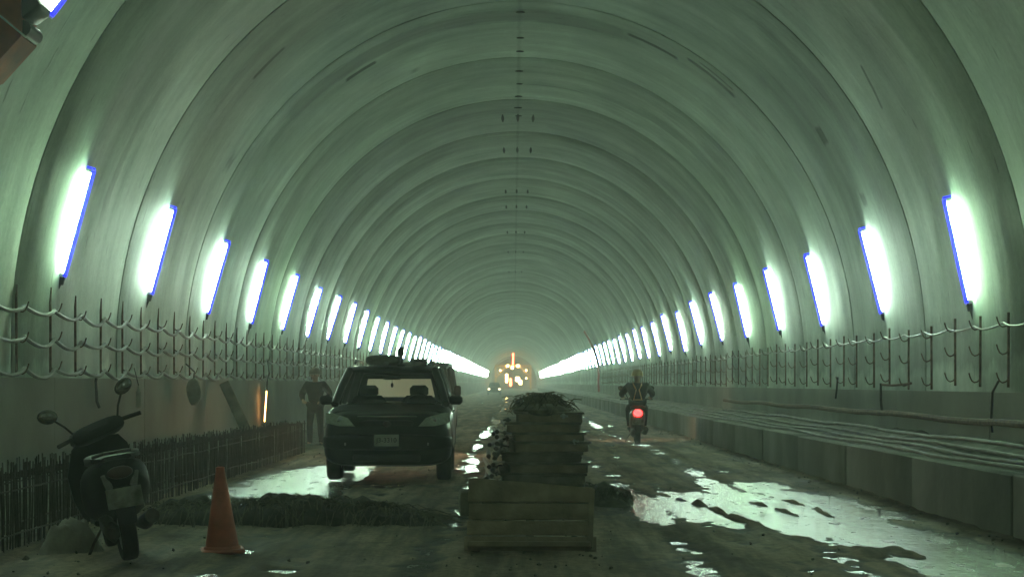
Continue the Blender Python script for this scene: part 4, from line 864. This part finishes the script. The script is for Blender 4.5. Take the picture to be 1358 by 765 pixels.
# ------------------------------------------------------------------ stack of formwork panels with steel tubes on its left
SX, SY = .27, 20.4; zz = hgt(SX, SY) - .01
lw = ['bottom', 'second', 'third', 'fourth', 'fifth', 'sixth', 'seventh', 'eighth', 'ninth', 'topmost']
for i in range(10):
    wd = .98 - .020 * i + random.uniform(-.04, .04); th = random.uniform(.085, .118); dp = 1.9 + random.uniform(-.15, .15)
    pn = thing('formwork_panel', (SX + .012 * i + random.uniform(-.035, .035), SY + dp / 2 - .75 + random.uniform(-.05, .05) + .02 * i, zz), (0, R(random.uniform(-.7, .7)), R(random.uniform(-3, 3))), f'dirty timber formwork panel, {lw[i]} one in the stack on the road', 'formwork panel', 'stacked formwork panels')
    b = MB(); b.box((0, 0, th - .014), (wd, dp, .024), None, .003); b.build('ply_sheet', 'wood_dark', pn)
    b = MB(); b.box((0, -dp / 2 + .035, (th - .028) / 2), (wd - .05 - random.uniform(0, .06), .05, th - .030), None, .004); b.build('end_rail', random.choice(['wood_dark', 'wood', 'wood']), pn)
    b = MB(); b.box((0, dp / 2 - .035, (th - .028) / 2), (wd - .06, .05, th - .030), None, .004); b.build('end_rail', 'wood_dark', pn)
    for x_ in (-wd / 2 + .05, wd / 2 - .05):
        b = MB(); b.box((x_, .0, (th - .028) / 2), (.06, dp - .16, th - .030), None, .004); b.build('side_rail', 'wood_dark', pn)
    zz += th + random.uniform(.0, .003)
STACK_TOP = zz
# scaffold tubes and clamps pushed in along the left face of the stack
tube_lab = ['rusty', 'grey']
k = 0
for row in range(15):
    for c_ in range(3 if row < 4 else 2 if row % 2 else 1):
        r_ = .024; ln = random.uniform(1.2, 2.2); xx = SX - .55 - .055 * c_ + row * .008 + random.uniform(-.015, .015); z0 = .06 + row * .058 + (.03 if c_ % 2 else 0)
        tb = MB(); yy0 = SY - .85 + random.uniform(-.25, .25)
        tb.lathe([(r_, 0), (r_, ln), (r_ * .8, ln), (r_ * .8, 0)], 14, Matrix.Translation((xx, yy0, z0)) @ Matrix.Rotation(R(-90), 4, 'X') @ Matrix.Rotation(random.uniform(-.05, .05), 4, 'Y'))
        tag(tb.build('steel_tube', 'pipe' if k % 3 == 0 else 'steel'), f'scaffold tube end left of the stack, {["innermost", "middle", "outermost"][c_]} in the {(["bottom", "second"] + ORD[2:])[row]} layer up', 'steel tube', 'scaffold tubes beside the stack'); k += 1
for i in range(16):
    hz_ = .30 + .055 * i * .9; xx = SX - .50 + .013 * i * .6 + random.uniform(-.05, .02)
    sd = 1 if i % 3 == 0 else -1
    xx = xx if sd < 0 else SX + .50 - .01 * i + random.uniform(-.02, .06)
    b = MB(); a = random.uniform(-.6, .6); ln = random.uniform(.07, .15)
    d = Vector((math.cos(a) * sd, random.uniform(-.6, .2), math.sin(a) * .5)).normalized(); p0 = Vector((xx - sd * .12, SY - .70 + random.uniform(0, .4), hz_)); p1 = p0 + d * ln
    b.path([p0, p1], .011, 8); b.lathe([(.028, -.012), (.032, 0), (.028, .012)], 8, Matrix.Translation(p1 - d * .05) @ d.to_track_quat('Z', 'Y').to_matrix().to_4x4())
    tag(b.build('tie_rod', 'wire' if i % 2 else 'steel'), f'threaded tie rod poking out of the {"right" if sd > 0 else "left"} side of the timber stack, ' + (['lowest', 'second lowest', 'third', 'fourth', 'fifth', 'topmost'][i // 3] if sd > 0 else ['lowest', 'second', 'third', 'fourth', 'fifth', 'sixth', 'seventh', 'eighth', 'ninth', 'topmost'][min(9, i - i // 3 - 1)]), 'tie rod', 'tie rods poking from the stack')
def strands(b, n, fn, r=.006, seg=4):
    for _ in range(n):
        b.path(fn(), r * random.uniform(.6, 1.3), 4, False)
# straw-like tangle on top of the stack
st = thing('straw_pile', (SX + .05, SY + .1, STACK_TOP), label='ragged dry straw and twig pile heaped on top of the timber stack', cat='straw pile')
b = MB(); b.ell((0, 0, .0), (.33, .8, .10), 18); b.build('mat', 'straw', st)
b = MB()
def f_():
    x, y_ = random.gauss(0, .13), random.gauss(0, .45); z = max(.0, .10 - .7 * x * x); a = random.uniform(0, 6.28); l = random.uniform(.08, .22); up = random.uniform(-.05, .13)
    return [(x, y_, z), (x + l * .5 * math.cos(a), y_ + l * .5 * math.sin(a), z + up * .7 + .02), (x + l * math.cos(a), y_ + l * math.sin(a), z + up - abs(random.gauss(0, .06)))]
strands(b, 420, f_, .005); tag(b.build('stalks', 'straw', st), kind='stuff')
# green netting heap on the right of the stack
nt_ = thing('netting_heap', (1.05, 21.3, .02), label='crumpled dark green netting heap on the ground right of the stack', cat='netting')
def lump(rx, ry, h, seed, n=26):
    b = MB(); xs = np.linspace(-1, 1, n); X_, Y_ = np.meshgrid(xs, xs); rr = X_ ** 2 + Y_ ** 2
    Z_ = h * np.clip(1 - rr, 0, 1) ** .7 * (.35 + 1.2 * fbm(X_ * 2.4 + seed, Y_ * 2.4 + seed)) - .03
    b.add(np.stack([X_ * rx, Y_ * ry, Z_], -1).reshape(-1, 3).tolist(), [(i * n + j, i * n + j + 1, (i + 1) * n + j + 1, (i + 1) * n + j) for i in range(n - 1) for j in range(n - 1)]); return b
lump(.36, .9, .20, 3).build('net_sheet', 'net', nt_)
b = MB()
def f2():
    x, y_ = random.uniform(-.3, .3), random.uniform(-.7, .7); z = .15 * (1 - (x / .36) ** 2 * .8) * random.uniform(.3, 1); a = random.uniform(0, 6.28); l = random.uniform(.08, .22)
    return [(x, y_, z), (x + l * .5 * math.cos(a), y_ + l * .5 * math.sin(a), z + .05), (x + l * math.cos(a), y_ + l * math.sin(a), max(.0, z - .06))]
strands(b, 260, f2, .005); tag(b.build('loose_threads', 'net', nt_), kind='stuff')
ct = thing('carton', (-.245, 19.1, .28), (.1, R(14), R(20)), 'small pale carton wedged at the left foot of the timber stack', 'carton')
b = MB(); b.box((0, 0, .05), (.085, .085, .10), None, .004); b.build('box_body', 'carton', ct)
b = MB(); b.box((0, -.02, .105), (.086, .05, .004), (R(18), 0, 0)); b.build('flap', 'carton', ct, False)
pb = thing('pallet_block', (-.40, 19.05, hgt(-.4, 19)), (0, 0, R(4)), 'dark timber offcut block supporting loose tubes left of the stack', 'timber offcut')
b = MB(); b.box((0, 0, .13), (.34, .4, .26), None, .012); b.build('block', 'wood_dark', pb)

# ------------------------------------------------------------------ dark tangle of wire and straw lying across the left lane
hp2 = thing('debris_heap', (-2.15, 18.1, .0), label='long low heap of dark tangled wire and straw across the left lane', cat='debris heap')
b = MB(); xs = np.linspace(-1, 1, 90); vs = np.linspace(-1, 1, 26); X_, Y_ = np.meshgrid(xs, vs)
prof_h = np.interp(X_, [-1, -.75, -.45, -.15, .2, .55, .8, 1], [.20, .30, .26, .33, .34, .24, .17, .0])
Z_ = prof_h * np.clip(1 - Y_ ** 2, 0, 1) ** .6 * (.45 + 1.1 * fbm(X_ * 9 + 3, Y_ * 2.5 + 7)) - .03
b.add(np.stack([X_ * 1.55, Y_ * .62, Z_], -1).reshape(-1, 3).tolist(), [(i * 90 + j, i * 90 + j + 1, (i + 1) * 90 + j + 1, (i + 1) * 90 + j) for i in range(25) for j in range(89)]); b.build('mound', 'heap', hp2)
b = MB()
def f3():
    x = random.uniform(-1.5, 1.45); h = float(np.interp(x / 1.55, [-1, -.75, -.45, -.15, .2, .55, .8, 1], [.20, .30, .26, .33, .34, .24, .17, .0])); y_ = random.uniform(-.35, .45); l = random.uniform(.2, .5); z = h * random.uniform(.5, 1.0); dx = random.gauss(0, .12)
    return [(x, y_, z), (x + dx * .3, y_ - l * .4, z * .95 + random.uniform(0, .04)), (x + dx * .7, y_ - l * .8, z * .5), (x + dx, y_ - l * 1.1, .012)]
strands(b, 620, f3, .006)
def f4():
    x = random.uniform(-1.5, 1.5); h = float(np.interp(x / 1.55, [-1, 0, .6, 1], [.22, .33, .24, .03])); a = random.uniform(0, 6.28); l = random.uniform(.15, .4); y_ = random.uniform(-.3, .3)
    return [(x, y_, h * .9), (x + l * .5 * math.cos(a), y_ + l * .5 * math.sin(a), h + random.uniform(-.03, .05)), (x + l * math.cos(a), y_ + l * math.sin(a), h * .7)]
strands(b, 380, f4, .006); tag(b.build('tangle', 'straw', hp2), kind='stuff'); hp2.scale = (.94, 1, .80)

# ------------------------------------------------------------------ sacks, leaning plank, hanging bag
def sack(name, loc, d, lab, hang_=False, cat='sack'):
    rt = thing(name, loc, label=lab, cat=cat); b = MB()
    secs = []
    for i in range(11):
        u = i / 10; w = math.sin(math.pi * min(.97, .12 + .88 * u)) ** .6 if not hang_ else (math.sin(math.pi * (1 - u) * .9 + .2) ** .5 if u < .98 else .15)
        secs.append([(d[0] * w * math.cos(a) * (1 + .13 * math.sin(3 * a + u * 5)), d[1] * w * math.sin(a) * (1 + .12 * math.cos(2 * a + u * 4)), d[2] * u) for a in np.linspace(0, 6.283, 19)[:-1]])
    b.loft(secs); b.build('bag_body', 'sack', rt)
    b = MB(); 
    if hang_: b.path([(0, 0, d[2] - .03), (.01, 0, d[2] + .1), (-.12, 0, d[2] + .22)], .012, 6); b.build('cord', 'cable_black', rt)
    else: b.ell((.02, 0, d[2] * .98), (d[0] * .25, d[1] * .22, .05), 10); b.build('knot', 'sack', rt)
sk = thing('sack', (-3.60, 14.75, .03), (0, 0, .4), 'dirty white sack slumped by the rear wheel of the parked scooter', 'sack')
lump(.27, .20, .27, 11).build('bag_body', 'sack', sk)
sack('hanging_bag', (-4.95, 28.0, 1.06), (.11, .1, .42), 'pale cloth bag hanging on left wall between cable brackets', True, 'bag')
wl = thing('work_lamp', (-5.08, 36.9, .62), (0, R(4), 0), 'thin orange work lamp hanging lit low on left wall behind the cages', 'work lamp')
b = MB(); b.path([(0, 0, 0), (0, 0, .62)], .008, 8); b.build('lit_tube', 'sodium', wl)
b = MB(); b.path([(0, 0, .62), (0, 0, .82)], .014, 8); b.path([(0, 0, .82), (.02, .02, 1.0), (-.03, .05, 1.25)], .01, 6); b.build('cord', 'cable_black', wl)
pk = thing('leaning_plank', (-4.50, 31.2, .35), (0, R(-25), 0), 'dark timber plank leaning against the left wall above the cages', 'plank')
b = MB(); b.box((0, 0, .55), (.17, .06, 1.25), None, .008); b.build('board', 'wood_dark', pk)
bt = thing('bottle', (-4.93, 23.8, 1.08), label='pale plastic bottle hanging from left wall by the second lamp', cat='bottle')
b = MB(); b.lathe([(.001, 0), (.035, .002), (.038, .02), (.038, .20), (.015, .25), (.015, .29), (.001, .291)], 14); b.build('bottle_body', 'sack', bt)
b = MB(); b.path([(0, 0, .28), (-.03, 0, .40), (-.06, 0, .52)], .006, 5); b.build('string', 'cable_black', bt)

# ------------------------------------------------------------------ orange machine arm and wires at the top left
om = thing('machine_arm', (-3.92, 15.6, 4.50), (0, 0, 0), 'dark orange steel machine arm reaching in at upper left corner', 'machine arm')
b = MB(); b.loft([[(x_, y_, z_) for y_, z_ in ((-.25, -a), (.25, -a), (.25, a2), (-.25, a2))] for x_, a, a2 in ((-1.15, .75, .55), (-.55, .48, .45), (-.26, .16, .40))]); b.build('boom', 'orange', om)
b = MB(); b.box((-.22, -.05, .12), (.20, .36, .20), (0, R(-35), 0), .03); b.lathe([(.07, -.2), (.07, .2)], 14, Matrix.Translation((-.26, 0, -.08)) @ Matrix.Rotation(R(90), 4, 'X')); b.build('clamp_head', 'blackpl', om)
b = MB(); b.lathe([(.018, -.22), (.018, .01)], 8, Matrix.Translation((-.26, -.01, -.08)) @ Matrix.Rotation(R(90), 4, 'X')); b.build('pivot_pin', 'chrome', om)
b = MB(); b.path([(-1.15, 0, 0), (-1.25, .0, -1.2)], .12, 12); b.build('mast', 'orange', om)
for (x0, z0, x1, z1, lab) in ((-.72, .62, -.06, .17, 'upper thin pale wire stretched across the orange machine arm'), (-.74, .22, -.20, -.18, 'lower thin pale wire stretched across the orange machine arm')):
    hang([(-3.92 + x0, 15.3, 4.50 + z0), (-3.92 + (x0 + x1) / 2, 15.3, 4.50 + (z0 + z1) / 2 + .02), (-3.92 + x1, 15.3, 4.50 + z1)], .008, 'wire', lab, 'wire', 'wire')

# ------------------------------------------------------------------ far end: gantry with work lamps, small car, red hose
gt = thing('lining_gantry', (XC - .2, 372, 0), label='far steel gantry hung with yellow and red work lamps', cat='gantry')
for s in (-1, 1):
    for yy in (-3, 3):
        b = MB(); b.box((s * 3.6, yy, 2.4), (.35, .35, 4.8), None, .03); b.build('leg', 'yellow', gt)
    b = MB(); b.box((s * 3.6, 0, 4.7), (.3, 6.4, .35), None, .03); b.box((s * 3.6, 0, 2.2), (.2, 6.2, .25), None, .03); b.build('side_beam', 'yellow', gt)
    b = MB(); b.path([(s * 3.6, -3, 2.4), (s * 1.2, -3, 5.0)], .12, 8); b.build('brace', 'yellow', gt)
for yy in (-3, 0, 3):
    b = MB(); b.box((0, yy, 4.95), (7.4, .4, .4), None, .03); b.build('cross_beam', 'yellow', gt)
b = MB(); b.loft([[(4.4 * math.cos(a), yy, 2.6 + 4.3 * math.sin(a)) for yy in (-3, 3)] + [(4.3 * math.cos(a), yy, 2.6 + 4.2 * math.sin(a)) for yy in (3, -3)] for a in np.linspace(.35, math.pi - .35, 20)]); b.build('form_shell', 'steel', gt)
def gl(x, z, sx, sz, m):
    b = MB(); b.box((x, -3.5, z), (sx, .3, sz), None, .04); b.build('work_lamp', m, gt)
for x, z, sx, sz, m in ((0, 6.4, .35, 2.6, 'red_on'), (-.15, 4.6, .5, .6, 'warm_on'), (-1.1, 4.9, .5, .5, 'warm_on'), (1.0, 4.9, .5, .5, 'warm_on'), (-1.3, 2.4, .5, 1.7, 'warm_on'), (-.5, 1.6, .5, 1.6, 'red_on'), (.9, 2.2, .8, .9, 'warm_on'), (1.5, 1.6, .6, .9, 'warm_on'), (-2.6, 4.0, .3, .3, 'warm_on'), (2.7, 4.0, .3, .3, 'warm_on'), (2.7, 2.4, .25, .25, 'warm_on')): gl(x, z, sx, sz, m)
fc = thing('far_car', (-2.3, 215, 0.02), label='tiny dark car with pale headlamps far down the left lane', cat='car')
b = MB(); b.loft([rsec(y, h, .3, z, 5, 20) for y, h, z in ((0, .7, .75), (.2, .82, .9), (1.0, .85, 1.0), (4, .85, 1.0), (4.2, .75, .9))]); b.build('body', 'paint', fc)
b = MB(); b.loft([rsec(y, h, .95, z, 5, 20) for y, h, z in ((1.0, .7, 1.0), (1.6, .62, 1.45), (3.2, .62, 1.5), (4.0, .7, 1.0))]); b.build('cabin', 'glass_side', fc)
for s in (-1, 1):
    b = MB(); b.box((s * .62, -.01, .68), (.22, .06, .14), None, .02); b.build('headlight', 'head_on', fc)
    for wy in (.8, 3.3): wheel(fc, 'wheel', (s * .72, wy, .31), .31, .2)
yh = 113; pts = []
for t in np.linspace(math.pi - .02, math.pi - .55, 10):
    p = lining_pt(t); nn = lining_n(t); pts.append((p[0] + nn.x * .12, yh + 6 * (math.pi - t), p[1] + nn.y * .12))
hang([(wall_x(1, .8) - .15, yh - .5, .9), (wall_x(1, .8) - .15, yh, 1.6)] + pts, .07, 'red', 'thick red hose rising up the right wall in the distance', 'hose', 'hose')

# ------------------------------------------------------------------ haze
mh = bpy.data.materials.new('tunnel_haze'); mh.use_nodes = True; nt = mh.node_tree
for n_ in list(nt.nodes):
    if n_.type != 'OUTPUT_MATERIAL': nt.nodes.remove(n_)
pv = nt.nodes.new('ShaderNodeVolumePrincipled'); pv.inputs['Color'].default_value = (.86, .92, .88, 1); pv.inputs['Density'].default_value = HAZE; pv.inputs['Anisotropy'].default_value = .75
nt.links.new(pv.outputs[0], [q for q in nt.nodes if q.type == 'OUTPUT_MATERIAL'][0].inputs['Volume'])
if HAZE > 0:
    b = MB(); b.box((XC, (Y0 - 5 + Y1 + 8) / 2, 3.6), (22, Y1 - Y0 + 13, 12)); ho = b.build('haze', mh, None, False); tag(ho, kind='stuff')
